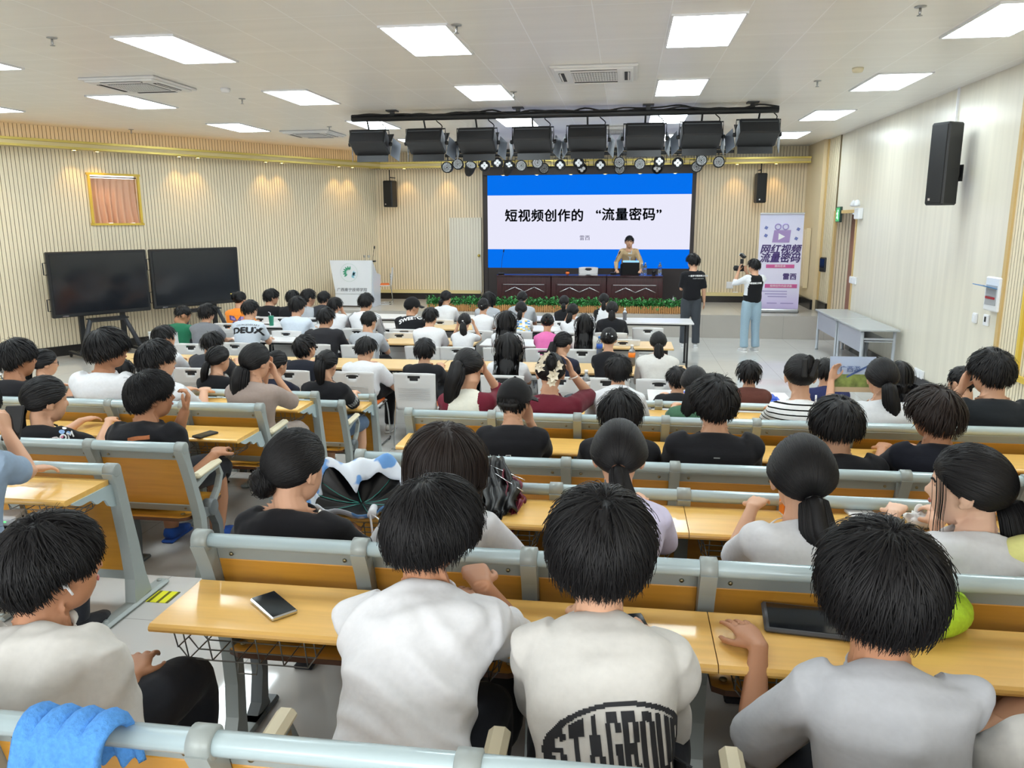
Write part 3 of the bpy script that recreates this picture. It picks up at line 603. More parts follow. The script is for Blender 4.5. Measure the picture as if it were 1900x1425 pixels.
t = thing('web_camera', 'small black round webcam on the right stage desk', 'camera', tuple(at_z(1213, 509, TOP))); MB().ell((0, 0, .06), (.05, .05, .05)).build('ball', M['blackm'], t); MB().lathe([(.04, 0), (.03, .02), (.015, .03)], 12).build('foot', M['black'], t); MB().lathe([(.022, 0), (.022, .01)], 12, T=T4((0, -.045, .06), rot('X', PI/2))).build('lens', M['screenoff'], t)
t = thing('toy_figure', 'tiny orange and black toy figure on the middle stage desk', 'toy', tuple(at_z(1053, 510, TOP))); MB().ell((0, 0, .04), (.045, .04, .04)).build('toy_body', M['orange'], t); MB().ell((0, -.01, .1), (.035, .035, .032)).build('toy_head', M['blackm'], t)
bottle('dark bottle with white label standing on stage right of the desks', tuple(at_y(1249, 557, 17.4)*(1, 1, 0)+(0, 0, ST)), .3, .036, liquid=M['screenoff'], cap='black', band=M['paper'])
# planters
pl0, pl1 = at_y(795, 575, 16.62)[0], at_y(1266, 578, 16.62)[0]; n = 6; pw = (pl1-pl0)/n; g0 = None
for k in range(n):
    pos = (pl0+pw*(k+.5), 16.62, ST); lab = f'low picket planter of green leaves along the stage edge, {nth[k]} from the left'
    if g0 is None:
        g0 = thing('planter', lab, 'planter', pos, 0, 'planters along the stage edge'); b = MB(); npk = int(pw/.045)
        for i in range(npk):
            x = -pw/2+(i+.5)*pw/npk; b.box((x, -.1, .07), (.03, .012, .15+.012*((i*7) % 3)))
        b.box((0, -.09, .05), (pw, .012, .02)).box((0, -.09, .11), (pw, .012, .02)).box((0, .02, .06), (pw-.01, .2, .1)); b.build('picket_box', M['picket'], g0)
        lf = MB(); r = np.random.default_rng(3)
        for i in range(900):
            c = np.array((r.uniform(-pw/2-.02, pw/2+.02), r.uniform(-.11, .13), r.uniform(.12, .27+.03*math.sin(i)))); R = rot('Z', r.uniform(0, 6.3)) @ rot('X', r.uniform(-1.2, .9)); L = r.uniform(.05, .09)
            v = np.array([(0, 0, 0), (.016, L*.5, .006), (0, L, -.006), (-.016, L*.5, .006)]) @ R.T+c; lf.add(v, [(0, 1, 2, 3)])
        lf.build('foliage', M['leaf'], g0)
    else: dup(g0, pos, PI*(k % 2)*0, label=lab)
# roll-up banner
yb = 17.0; p0, p1 = at_y(1413, 577, yb), at_y(1466, 580, yb); bc = (at_y(1440, 578, yb)+0)[0]; bw = .86; bh = at_y(1449, 395, yb)[2]-ST-.06
bn = thing('rollup_banner', 'tall lilac roll-up banner on stage advertising the video lecture', 'banner', (bc, yb, ST), -.05)
MB().box((0, 0, .04), (bw+.02, .16, .08), bev=.02).build('cassette', M['steel'], bn); MB().tube([(0, .06, .05), (0, .06, bh)], .012).build('support_pole', M['steel'], bn)
bm = mat('banner_lilac', (224, 216, 240), .3); N, L, bs = nodes(bm); tc = N.new('ShaderNodeTexCoord'); sp = N.new('ShaderNodeSeparateXYZ'); L.new(tc.outputs['Object'], sp.inputs[0]); mr = N.new('ShaderNodeMapRange'); mr.inputs[2].default_value = bh; mr.inputs[1].default_value = 0
L.new(sp.outputs['Z'], mr.inputs[0]); mr.inputs[1].default_value = 0; mr.inputs[2].default_value = bh; rp = N.new('ShaderNodeValToRGB'); e = rp.color_ramp.elements; e[0].color = (*lin((206, 186, 236)), 1); e[1].color = (*lin((206, 206, 230)), 1); x = e.new(.25); x.color = (*lin((226, 222, 244)), 1); x = e.new(.7); x.color = (*lin((232, 228, 246)), 1); L.new(mr.outputs[0], rp.inputs[0]); L.new(rp.outputs[0], bs.inputs['Base Color'])
MB().box((0, 0, bh/2+.05), (bw, .004, bh)).build('banner_sheet', bm, bn); MB().box((0, 0, bh+.05), (bw+.01, .025, .03)).build('top_rail', M['steel'], bn)
pu = mat('banner_purple', (92, 70, 140), .5); pk = mat('banner_pink', (206, 92, 150), .5); vg = mat('banner_violet', (160, 146, 200), .5); fz = -.005
text('网红视频', .2, pu, bn, (.0, fz, bh*.655), bold=.006, shear=.2); text('流量密码', .2, pu, bn, (.0, fz, bh*.565), bold=.006, shear=.2)
MB().box((.02, fz, bh*.485), (.56, .004, .075), bev=.02).build('pink_strip', pk, bn); text('期待您来', .055, M['paper'], bn, (.02, fz-.004, bh*.485))
text('雷西', .14, pu, bn, (.22, fz, bh*.375), bold=.004); MB().box((.06, fz, bh*.28), (.64, .004, .08)).build('pink_strip', pk, bn); text('视频创作内容讲座', .055, M['paper'], bn, (.06, fz-.004, bh*.28))
ln = MB()
for k in range(3): ln.box((-.06+.03*k, fz, bh*(.225-.028*k)), (.5-.06*k, .002, .018))
ln.box((-.1, fz, bh*.1), (.2, .002, .02)).box((.2, fz, bh*.1), (.26, .002, .02)); ln.build('small_print', vg, bn)
cam_ = MB().prism([(-.17, -.12), (.17, -.12), (.19, .13), (-.14, .13)], .004, T4((0, fz, bh*.79), RXV)); cam_.build('printed_video_box', mat('print_lilac_dark', (164, 138, 190), .5), bn)
MB().prism([(-.05, -.07), (.08, 0), (-.05, .07)], .004, T4((0, fz-.003, bh*.79), RXV)).build('play_triangle', M['paper'], bn)
for x in (-.07, .08): MB().tube([(x+.055*math.cos(a), fz, bh*.79+.2+.055*math.sin(a)) for a in np.linspace(0, 2*PI, 20, endpoint=False)], .012, 5, closed=True).build('printed_reel', vg, bn)
for x, z in ((-.3, .88), (.33, .865), (-.3, .8), (.3, .77)): MB().box((x, fz, bh*z), (.06, .003, .06), R=rot('Y', .5)).build('printed_shape', mat('print_blue', (110, 120, 180), .5), bn)

# ------------------------------------------------------------------ grey side tables by the right wall
def side_table(lab, x0, x1, y0, y1):
    t = thing('side_table', lab, 'table', ((x0+x1)/2, (y0+y1)/2, 0), 0, 'grey tables by the right wall'); w_, l_ = x1-x0, y1-y0
    MB().box((0, 0, .735), (w_, l_, .03), bev=.006).build('table_top', mat('side_top', (176, 180, 182), .25), t)
    MB().box((-w_/2+.06, 0, .55), (.018, l_-.14, .32)).build('modesty_panel', mat('side_panel', (172, 174, 188), .4), t)
    for sx in (-1, 1):
        for sy in (-1, 1): MB().lathe([(.028, 0), (.028, .03), (.024, .032), (.024, .72)], 12, T=T4((sx*(w_/2-.06), sy*(l_/2-.06), 0))).build('leg', M['grey'], t)
    MB().box((0, 0, .56), (w_-.18, l_-.1, .015)).build('shelf', M['grey'], t)
    for sy in (-1, 1): MB().box((0, sy*(l_/2-.06), .6), (w_-.12, .03, .03)).build('end_rail', M['grey'], t)
side_table('grey modesty-panel table by the right wall, nearer the audience', 3.52, 4.1, 12.32, 13.74)
side_table('grey modesty-panel table by the right wall, nearer the stage', 3.52, 4.1, 13.78, 15.2)

# ------------------------------------------------------------------ fixed lecture benches
PITCH = .548
def post_strip(mb, pts, th, wx, x, m=0):
    """post in the y-z plane with thickness th(list) and width wx, centred on x"""
    P = np.array(pts, float); T = np.gradient(P, axis=0); T /= np.linalg.norm(T, axis=1)[:, None]; Nn = np.c_[-T[:, 1], T[:, 0]]; th = np.array(th)[:, None]
    poly = np.concatenate([P+Nn*th/2, (P-Nn*th/2)[::-1]]); k = len(P)
    V = np.concatenate([np.c_[np.full(2*k, x-wx/2), poly], np.c_[np.full(2*k, x+wx/2), poly]]); F = []
    for i in range(k-1):
        F += [(i, i+1, 2*k-2-i, 2*k-1-i), (2*k+i, 2*k+2*k-1-i, 2*k+2*k-2-i, 2*k+i+1)]
    for i in range(2*k): j = (i+1) % (2*k); F.append((i, 2*k+i, 2*k+j, j))
    mb.add(V, F, m, False)
_bp = {}
def bench_parts(kind):
    """meshes shared by all benches, each centred on its own module or boundary (x = 0)"""
    if kind in _bp: return _bp[kind]
    D = {}
    if kind == 'seat':
        b = MB(); post_strip(b, [(-.005, .85), (.02, .77), (.06, .64), (.1, .5), (.125, .4), (.13, .25), (.12, .12), (.1, .02)], [.07, .05, .045, .05, .06, .055, .06, .1], .05, 0)
        b.lathe([(.028, -.027), (.036, -.024), (.036, .024), (.028, .027)], 18, T=T4((0, 0, .85), rot('Y', PI/2)))
        b.box((0, .12, .012), (.07, .34, .024), bev=.008)
        for y in (-.02, .26): b.lathe([(.012, .02), (.012, .03)], 8, T=T4((0, y, 0)))
        D['post'] = (b.mesh('post', M['frame']), 'b')
        b = MB(); post_strip(b, [(.14, .42), (.26, .4), (.31, .3), (.32, .18), (.3, .06), (.29, .02)], [.05, .06, .05, .045, .06, .12], .045, 0); b.box((0, .3, .012), (.07, .2, .024), bev=.008)
        b.lathe([(.045, -.032), (.05, -.028), (.05, .028), (.045, .032)], 18, T=T4((0, .24, .42), rot('Y', PI/2))); D['seat_leg'] = (b.mesh('seat_leg', M['dark']), 'b')
        b = MB().box((0, .25, .655), (.055, .27, .035), R=rot('X', .06), bev=.014); D['armrest'] = (b.mesh('armrest', M['pad']), 'b')
        b = MB(); post_strip(b, [(.11, .6), (.24, .635), (.36, .64), (.385, .58), (.34, .5), (.26, .43)], [.03, .025, .02, .03, .035, .04], .03, 0); D['armrest>armrest_bracket'] = (b.mesh('armrest_bracket', M['frame']), 'b')
        R = rot('X', .235)
        b = MB().box((0, .035+.022, .79-.02), (PITCH-.045, .016, .09), R=R, bev=.004).box((0, .125, .455), (PITCH-.045, .018, .045), R=R, bev=.004)
        for x in (-.2, .2):
            for (y, z) in ((.043, .785), (.112, .455)): b.lathe([(.008, 0), (.006, .004)], 8, 1, T4((x, y-.0, z), R @ rot('X', PI/2)))
        D['back_rails'] = (b.mesh('back_rails', [M['frame'], M['screw']]), 'm')
        b = MB().box((0, .09, .615), (PITCH-.05, .013, .31), R=R, bev=.003); D['back_panel'] = (b.mesh('back_panel', M['panel']), 'm')
        b = MB(); 
        V = [];nx, ny = 12, 10
        for s in (0, 1):
            for j in range(ny+1):
                for i in range(nx+1):
                    x = (i/nx-.5)*(PITCH-.07); y = .03+.43*j/ny; cr = max(0, abs(i/nx-.5)*2-.86)*.35 if j in (0, ny) else 0
                    z = .425-.018*math.sin(PI*j/ny*.9)+.01*(j/ny)**2-(.02 if s else 0); V.append((x, y+(.02 if j == 0 else -.02 if j == ny else 0)*(1 if i in (0, nx) else 0), z))
        n1 = (nx+1)*(ny+1); F = []
        for j in range(ny):
            for i in range(nx): a = j*(nx+1)+i; F += [(a, a+1, a+nx+2, a+nx+1), (n1+a, n1+a+nx+1, n1+a+nx+2, n1+a+1)]
        b.add(V, F, 0, True); ring = [i for i in range(nx+1)]+[j*(nx+1)+nx for j in range(1, ny+1)]+[ny*(nx+1)+i for i in range(nx-1, -1, -1)]+[j*(nx+1) for j in range(ny-1, 0, -1)]
        b.F += [(r, n1+r, n1+ring[(k+1) % len(ring)], ring[(k+1) % len(ring)]) for k, r in enumerate(ring)]; b.I += [1]*len(ring); b.S += [False]*len(ring)
        for x in (-.2, .2): b.lathe([(.014, .432), (.012, .436)], 10, 2, T4((x, .08, 0)))
        D['seat'] = (b.mesh('seat', [M['panel'], M['edge'], M['screw']]), 'm')
    if kind == 'front':
        b = MB(); post_strip(b, [(-.005, .73), (.015, .66), (.04, .5), (.07, .32), (.09, .15), (.1, .03)], [.075, .06, .065, .075, .09, .14], .055, 0)
        b.lathe([(.026, -.03), (.034, -.027), (.034, .027), (.026, .03)], 18, T=T4((0, 0, .73), rot('Y', PI/2))).box((0, .06, .014), (.075, .52, .028), bev=.012)
        for y in (-.16, .28): b.lathe([(.013, .02), (.013, .034)], 8, T=T4((0, y, 0)))
        D['post'] = (b.mesh('post', M['frame']), 'b')
        b = MB().box((0, .055, .4), (PITCH-.05, .014, .46), R=rot('X', .13), bev=.003); D['modesty_panel'] = (b.mesh('modesty_panel', M['panel']), 'm')
        b = MB().box((0, .09, .155), (PITCH-.05, .03, .05), bev=.004); D['lower_rail'] = (b.mesh('lower_rail', M['frame']), 'm')
    for dz, nm in ((.722, 'desk'), (.692, 'fdesk')):
        if (nm == 'desk') == (kind == 'desk'):
            if kind not in ('desk', 'front'): continue
            z = dz-.025; b = MB().prism([(-.02, z), (-.29, z)]+[tuple(q) for q in smooth_path([(-.29, z-.008), (-.24, z-.028), (-.17, z-.03), (-.135, z-.06), (-.08, z-.06), (-.05, z-.1), (.0, z-.115), (.03, z-.1)], 4)], .012, T4((0, 0, 0), RYZ)); D['desk_bracket'] = (b.mesh('desk_bracket', M['rail']), 'b')
            b = MB(); r = .0024; x0, x1 = -.19, .19; za, zb_ = z-.015, z-.115
            for x in np.linspace(x0, x1, 6): b.tube([(x, -.29, za), (x, -.27, zb_), (x, -.05, zb_), (x, -.04, za)], r, 5)
            for y in np.linspace(-.27, -.05, 5): b.tube([(x0-.03, y, zb_+.04), (x0, y, zb_), (x1, y, zb_), (x1+.03, y, zb_+.04)], r, 5)
            b.tube([(x0-.03, -.29, za), (x0-.03, -.275, zb_+.04), (x0-.03, -.05, zb_+.04), (x0-.03, -.04, za)], r, 5).tube([(x1+.03, -.29, za), (x1+.03, -.275, zb_+.04), (x1+.03, -.05, zb_+.04), (x1+.03, -.04, za)], r, 5)
            b.tube([(-.03, -.272, zb_), (-.03, -.28, zb_-.03), (.03, -.28, zb_-.03), (.03, -.272, zb_)], r, 5); D['wire_basket'] = (b.mesh('wire_basket', M['wire']), 'm')
    _bp[kind] = D; return D
def bench(label, x0, n, y, zf, kinds, group, first_arm=True, seg=3, skip=()):
    """x0: world x of the first boundary, n modules to the right; kinds: 'seat' (+ 'desk') or 'front'"""
    t = thing('lecture_bench' if 'seat' in kinds else 'front_desk', label, 'bench' if 'seat' in kinds else 'desk', (x0, y, zf), 0, group); L = n*PITCH
    zr = .85 if 'seat' in kinds else .73
    MB().tube([(-.022, 0, zr), (L+.022, 0, zr)], (.024, .03), 14, up=(0, 0, 1)).build('top_rail', M['rail'], t)
    for kd in kinds:
        made = {}
        for nm, (me, where) in bench_parts(kd).items():
            if nm in skip: continue
            cnt = n+1 if where == 'b' else n
            for i in range(cnt):
                x = i*PITCH+(0 if where == 'b' else PITCH/2); o = bpy.data.objects.new(nm.split('>')[-1], me); COL.objects.link(o)
                if '>' in nm: o.parent = made[nm.split('>')[0], i]
                else: o.parent = t; o.location = (x, 0, 0)
                made[nm, i] = o
        if kd in ('desk', 'front'):
            z = .722 if kd == 'desk' else .692; i = 0
            while i < n:
                k = min(seg, n-i); l = k*PITCH-.003; xa = i*PITCH+l/2+.0015; b = MB(); ya, yb_ = -.335, -.03
                p = [(yb_, z), (ya+.012, z), (ya+.003, z-.006), (ya, z-.014), (ya+.003, z-.022), (ya+.012, z-.027), (yb_, z-.027)]
                b.prism(p, l, T4((xa, 0, 0), RYZ)).build('desk_top', M['desk'], t); i += k
    return t
XB = -1.37; XLB = -2.40
bench('grey-railed lecture bench closest to the camera, backs only', XB-PITCH, 7, 1.31, FA, ('seat',), 'lecture benches')
bench('lecture bench with attached desk carrying a black phone and a tablet', XB, 8, 2.28, FA, ('seat', 'desk'), 'lecture benches')
bench('low-railed front desk holding the two dropped umbrellas', XB, 8, 3.27, FA, ('front',), 'front desks')
bench('long lecture bench of the middle block behind the black cap wearer, without desk', XB, 9, 3.86, FB, ('seat',), 'lecture benches')
bench('long lecture bench of the middle block just behind the striped shirt and raglan wearers', XB, 9, 4.82, FB, ('seat', 'desk'), 'lecture benches')
bench('low-railed front desk of the middle block in front of the striped shirt wearer', XB+PITCH, 8, 5.80, FB, ('front',), 'front desks')
bench('low-railed front desk in the left block beside the aisle, under a leaning elbow', XLB-3*PITCH, 3, 3.27, FA, ('front',), 'front desks')
bench('left block lecture bench with no desk, its back and armrest open to the aisle', XLB-4*PITCH, 4, 3.86, FB, ('seat',), 'lecture benches')
bench('left block lecture bench with attached desk bearing a black phone by the aisle', XLB-5*PITCH, 5, 4.82, FB, ('seat', 'desk'), 'lecture benches')
bench('low-railed left block front desk in front of the taupe shirt wearer', XLB-6*PITCH, 6, 5.76, FB, ('front',), 'front desks')
bench('farthest left block bench, seating the zigzag-sleeved black shirt wearer', XLB+.05-7*PITCH, 7, 6.2, 0, ('seat',), 'lecture benches')
bench('farthest low-railed front desk of the left block, beside the orange-padded chair', XLB+.06-7*PITCH, 7, 7.0, 0, ('front',), 'front desks')
st = tag(MB().box((*at_z(303, 1108, FA)[:2], FA+.002), (.12, .12, .003)).build('caution_sticker', line_grid(mat('sticker_yellow', (222, 220, 40), .5), .05, 0, .008, .15)), 'yellow caution sticker with black stripes on the aisle step', 'sticker')

# ------------------------------------------------------------------ loose folding tables and white chairs in the flat front area
_tb = {}
def table(lab, x, y, w_, d_, top, rz=0.):
    key = (w_, d_, top)
    t = thing('folding_table', lab, 'table', (x, y, 0), rz, 'folding tables')
    if key not in _tb:
        a = MB().box((0, 0, .737), (w_, d_, .026), bev=.005).mesh('table_top', M[top]); b = []
        for sx in (-1, 1):
            for sy in (-1, 1): b.append(MB().box((sx*(w_/2-.09), sy*(d_/2-.06), .37), (.032, .032, .7)).lathe([(.022, 0), (.025, .02), (.012, .04)], 8, T=T4((sx*(w_/2-.09), sy*(d_/2-.06), 0))).mesh('leg', M['black']))
        f = MB()
        for sx in (-1, 1): f.box((sx*(w_/2-.09), 0, .705), (.03, d_-.1, .03))
        for sy in (-1, 1): f.box((0, sy*(d_/2-.1), .705), (w_-.2, .02, .03))
        _tb[key] = (a, b, f.mesh('under_frame', M['black']))
    a, b, f = _tb[key]
    for nm, me in [('table_top', a)]+[('leg', q) for q in b]+[('under_frame', f)]:
        o = bpy.data.objects.new(nm, me); COL.objects.link(o); o.parent = t
    return t
TAB = []
for i, x in enumerate((-5.35, -3.98, -2.61, -1.24, -.6)):
    pass
nm_ = ['first', 'second', 'third', 'fourth', 'fifth', 'sixth']
for i, x in enumerate((-5.5, -4.12, -2.74, -1.36, .02-.7+.02)):
    if i < 4: table(f'wood-topped folding table in the row nearest the fixed benches, {nm_[i]} from the left', x, 8.66, 1.37, .6, 'tblwood')
table('wood-topped folding table at the end of the nearest row, in front of the white ponytail', .02, 8.66, 1.37, .6, 'tblwood')
for i, (x, tp) in enumerate(((-4.9, 'tblwhite'), (-2.62, 'tblwood'), (-1.75+.5, 'tblwhite'), (.0, 'tblwood'))):
    table(f'{"wood" if tp == "tblwood" else "white"}-topped folding table in the second row from the benches, {nm_[i]} from the left', x, 10.45, 1.3, .6, tp)
for i, (x, tp) in enumerate(((-5.6, 'tblwhite'), (-4.2, 'tblwhite'), (-2.75, 'tblwood'), (-1.3, 'tblwhite'))):
    table(f'{"wood" if tp == "tblwood" else "white"}-topped folding table in the third row from the benches, {nm_[i]} from the left', x, 11.95, 1.35, .6, tp)
for i, x in enumerate((-4.3, -2.5, -1.1)):
    table(f'white-topped folding table in the row nearest the stage, {nm_[i]} from the left', x, 13.2, 1.35, .6, 'tblwhite')
table('white-topped folding table at the right end of the front row, beside the standing man', .42, 13.1, 1.4, .65, 'tblwhite')

def chair_proto():
    t = thing('stacking_chair', 'white chair', 'chair', (0, -50, 0), 0, 'white stacking chairs'); nx, nz = 20, 14; V = []; mask = set()
    for j in range(nz+1):
        for i in range(nx+1):
            s = i/nx-.5; q = j/nz; w_ = .42+.03*q; x = s*w_; z = .44+.40*q; y = -.02-.05*q-.10*q*q*0+.05*(1-(2*s)**2)*-1*.6
            if q > .97: z -= .012*(2*s)**4
            V.append((x, y, z))
    for j in range(nz):
        for i in range(nx):
            s = (i+.5)/nx-.5; q = (j+.5)/nz
            if (s/.17)**2+((q-.86)/.055)**2 < 1: mask.add((i, j))
    F = [(j*(nx+1)+i, j*(nx+1)+i+1, (j+1)*(nx+1)+i+1, (j+1)*(nx+1)+i) for j in range(nz) for i in range(nx) if (i, j) not in mask]
    a = MB().add(V, F).build('backrest', M['chairwhite'], t); md = a.modifiers.new('s', 'SOLIDIFY'); md.thickness = .012; md.offset = 0
    MB().prism([(.085*math.cos(k), .02*math.sin(k)) for k in np.linspace(0, 2*PI, 20, endpoint=False)], .006, T4((0, -.085, .784), RXV)).build('handle_slot', M['slot'], t)
    gb = MB()
    for k in range(7): gb.box((0, -.078-.007*k*.4, .56+.02*k), (.34, .003, .004))
    gb.build('vent_lines', mat('vent_line_grey', (188, 188, 188), .5), t)
    MB().box((0, .2, .435), (.43, .42, .02), bev=.009).build('seat_shell', M['chairwhite'], t); MB().box((0, .2, .455), (.4, .39, .03), bev=.014).build('seat_pad', M['orange'], t)
    for sx in (-1, 1):
        P = smooth_path([(sx*.2, -.03, .7), (sx*.22, -.03, .45), (sx*.235, -.06, .1), (sx*.235, -.05, .012), (sx*.235, .1, .012), (sx*.235, .36, .012), (sx*.235, .4, .05), (sx*.22, .36, .42), (sx*.2, .2, .42)], 3)
        MB().tube(P, .009, 7).build('leg_frame', M['chrome'], t)
        MB().box((sx*.235, -.0, .006), (.024, .05, .012)).box((sx*.235, .34, .006), (.024, .05, .012)).build('glide', M['black'], t)
    return t
CH0 = chair_proto(); CH_USED = [False]
def chair(lab, x, y, z=0., rz=0.):
    if not CH_USED[0]: CH_USED[0] = True; CH0.location = (x, y, z); CH0.rotation_euler.z = rz; CH0['label'] = lab; return CH0
    return dup(CH0, (x, y, z), rz, label=lab)
c_ = at_y(722, 505, 17.9); chair('white chair with orange seat standing on stage right beside the lectern', c_[0], 17.9, ST, PI*.6)
c_ = at_y(1090, 508, 18.1); chair('white chair on stage behind the middle speaker desk, its slotted back showing', c_[0], 18.45, ST, PI)

# ------------------------------------------------------------------ people: geometry
def nrm(v): v = np.asarray(v, float); return v/(np.linalg.norm(v, axis=-1, keepdims=True)+1e-12)
def ell_r(d, c, a):
    c = np.array(c); a = np.array(a); D = d/a; C = c/a; A = (D*D).sum(1); B = (D*C).sum(1); q = B*B-A*((C*C).sum()-1); return (B+np.sqrt(np.maximum(q, 0)))/A
def head_r(d):
    """radius of the skull and face in direction d (x right, y forward, z up)"""
    r1 = ell_r(d, (0, -.010, .020), (.077, .097, .097)); r2 = ell_r(d, (0, .026, -.034), (.060, .066, .083)); k = .012
    h = np.clip(.5+.5*(r1-r2)/k, 0, 1); r = r2*(1-h)+r1*h+k*h*(1-h); x, y, z = d.T; f = y > .2
    g = lambda cx, cz, sx, sz: np.exp(-((x-cx)/sx)**2-((z-cz)/sz)**2)*f
    return r+.020*g(0, -.20, .10, .13)+.008*g(0, -.06, .07, .16)+.004*g(0, .2, .5, .1)-.007*g(-.34, .03, .16, .10)-.007*g(.34, .03, .16, .10)+.006*g(0, -.50, .2, .05)+.005*g(0, -.60, .17, .05)-.003*g(0, -.55, .2, .03)+.006*g(0, -.82, .22, .12)
STY = dict(  # thickness, nape limit, base width, strand lengths, side limit
  short=dict(t=.024, nape=-.60, w=.208, L=(.05, .10), side=.10), mop=dict(t=.036, nape=-.66, w=.252, L=(.08, .15), side=-.02, front=.25), crew=dict(t=.011, nape=-.5, w=.184, L=(.02, .04), side=.02),
  bowl=dict(t=.032, nape=-.42, w=.226, L=(.08, .13), side=-.08, front=.2), pony=dict(t=.019, nape=-.66, w=.197, L=(.2, .2), side=-.30), long=dict(t=.02, nape=-.74, w=.205, L=(.4, .55), side=-.5), bun=dict(t=.016, nape=-.66, w=.195, L=(.2, .2), side=-.28), claw=dict(t=.016, nape=-.62, w=.195, L=(.2, .2), side=-.22), cap=dict(t=.016, nape=-.6, w=.205, L=(.03, .05), side=-.05))
def hair_lim(d, st):
    az = np.arctan2(abs(d[:, 0]), d[:, 1]); return np.interp(az, [0, .45, .85, 1.2, 1.5, 1.75, 2.1, 2.5, PI], [st.get('front', .46), st.get('front', .46)-.04, .24, .02, st['side'], st['side']-.05, (st['nape']+st['side'])/2-.1, st['nape'], st['nape']-.03])
def sstep(x, a, b): t = np.clip((x-a)/(b-a), 0, 1); return t*t*(3-2*t)
def hair_t(d, st):
    m = d[:, 2]-hair_lim(d, st); return st['t']*(.75+.45*np.exp(-((d[:, 2]-.05)/.5)**2))*(.35+.65*sstep(m, 0, .45))
def ribbons(mb, P, wd, up_from=None, m=0, rn=None, lift=0):
    """flat tapering locks along N paths P (N,k,3)"""
    N_, k, _ = P.shape; T = np.gradient(P, axis=1); T = nrm(T); c = up_from if up_from is not None else np.zeros(3); out = nrm(P-c); s = nrm(np.cross(T, out))
    tt = np.linspace(0, 1, k); prof = (np.minimum(1, .55+tt*1.5)*(1-tt**3*.92))[None, :, None]; wd = np.asarray(wd).reshape(-1, 1, 1)
    if rn is not None: s = nrm(s+out*rn.normal(0, .25, (N_, 1, 1)))
    V = np.stack([P-s*prof*wd/2, P+out*.0012, P+s*prof*wd/2], 2).reshape(-1, 3); a = np.arange(N_)[:, None]*k*3+np.arange(k-1)[None]*3; a = a.reshape(-1); F = np.concatenate([np.stack([a, a+1, a+4, a+3], 1), np.stack([a+1, a+2, a+5, a+4], 1)])
    mb.add(V, F.tolist(), m); return mb
def hair_mesh(style, seed, lod, tail=None, long_len=None, back=None, whorl=None, part=0.):
    """hair in head coordinates at unit scale; lod 0 near .. 2 far"""
    st = STY[style]; rn = np.random.default_rng(seed); mb = MB(); nu, nv = ((56, 36), (32, 22), (22, 16))[lod]; d, f = sphere_dirs(nu, nv); m = d[:, 2]-hair_lim(d, st)
    cr = nrm(np.array(whorl if whorl is not None else (rn.uniform(-.15, .15), -.42, .9))); az = np.arctan2(d[:, 0]-cr[0], -(d[:, 1]-cr[1]))
    ridge = .0028*np.sin(az*23+3*np.sin(az*5+seed))*(lod < 2)+.004*np.sin(az*7+seed)*(style in ('mop', 'short', 'bowl'))
    if style in ('short', 'mop', 'bowl'): ridge = ridge-.010*st['t']/.03*np.exp(-((1-d @ cr)/.012))+.004*np.exp(-((d @ cr-.86)/.1)**2)
    r = head_r(d); T = hair_t(d, st)
    if style == 'pony' or style == 'bun': ridge = ridge*.4
    rr = np.where(m > 0, r+(T*.86+ridge)*sstep(m, -.02, .10), r-.014); 
    mb.add(d*rr[:, None], f)
    n = (4600, 1000, 220)[lod]; seg = (7, 6, 5)[lod] if style != 'long' else (16, 14, 12)[lod]; wd = (.0036, .007, .014)[lod]
    if style == 'crew': n //= 2
    if style == 'cap': n //= 3
    q = nrm(rn.normal(size=(n*4, 3))); q = q[(q[:, 2]-hair_lim(q, st)) > .03][:n]; n = len(q); kk = rn.uniform(.78, 1.12, n)
    L = rn.uniform(*st['L'], n) if long_len is None else rn.uniform(long_len*.8, long_len, n)*(.75+.25*(q[:, 1] < .2))
    if style in ('short', 'cap'): L = np.minimum(L, .115*(q[:, 2]-hair_lim(q, st))+rn.uniform(.004, .026, n))
    elif style in ('mop', 'bowl'): L = np.minimum(L, .12*(q[:, 2]-hair_lim(q, st))+rn.uniform(.014, .044, n))
    tie = None if tail is None or style == 'long' else nrm(np.array(tail['dir']))
    pos = q*(head_r(q)+hair_t(q, st)*kk*.8)[:, None]; P = [pos.copy()]; sw = rn.normal(0, .07 if style == 'long' else .2, n)[:, None]
    if tie is not None: L = np.arccos(np.clip(q @ tie, -1, 1))*.115*rn.uniform(.85, 1.0, n)
    for s in range(seg):
        dr = nrm(pos)
        if tie is None:
            tg = -(cr-dr*(dr @ cr)[:, None]); tg = nrm(tg); 
            if part: tg = nrm(tg+np.c_[np.sign(dr[:, 0]-.0)*part, np.zeros(n), np.zeros(n)]*(dr[:, 2:3] > .3))
            g = sstep(-dr[:, 2], -.35, .25)[:, None]*(.9 if style in ('long',) else .35); tg = nrm(tg*(1-g)+np.array((0, 0, -1.))*g+np.cross(dr, tg)*sw)
        else:
            tg = tie-dr*(dr @ tie)[:, None]; tg = nrm(tg)
        pos = pos+tg*(L/seg)[:, None]; dr = nrm(pos); ln = np.linalg.norm(pos, axis=1); rm = head_r(dr)+hair_t(dr, st)*kk
        on = (ln < rm) & (dr[:, 2] > -.8) | (tie is not None); pos = np.where(on[:, None], dr*rm[:, None], pos)
        if back is not None: pos[:, 1] = np.where((pos[:, 2] < -.09) & (pos[:, 1] < .03), np.minimum(pos[:, 1], back(pos[:, 2])-.004*rn.uniform(0, 5, n)), pos[:, 1])
        if style == 'long': lim = .085+.03*kk; pos[:, 0] = np.where(pos[:, 2] < -.08, np.clip(pos[:, 0], -lim, lim), pos[:, 0])
        P.append(pos.copy())
    P = np.stack(P, 1)
    if lod < 2 and style in ('short', 'mop', 'bowl', 'long'): P[:, -1] += nrm(P[:, -1])*rn.uniform(-.005, .0015, (n, 1))
    ribbons(mb, P, wd*rn.uniform(.7, 1.3, n), rn=rn)
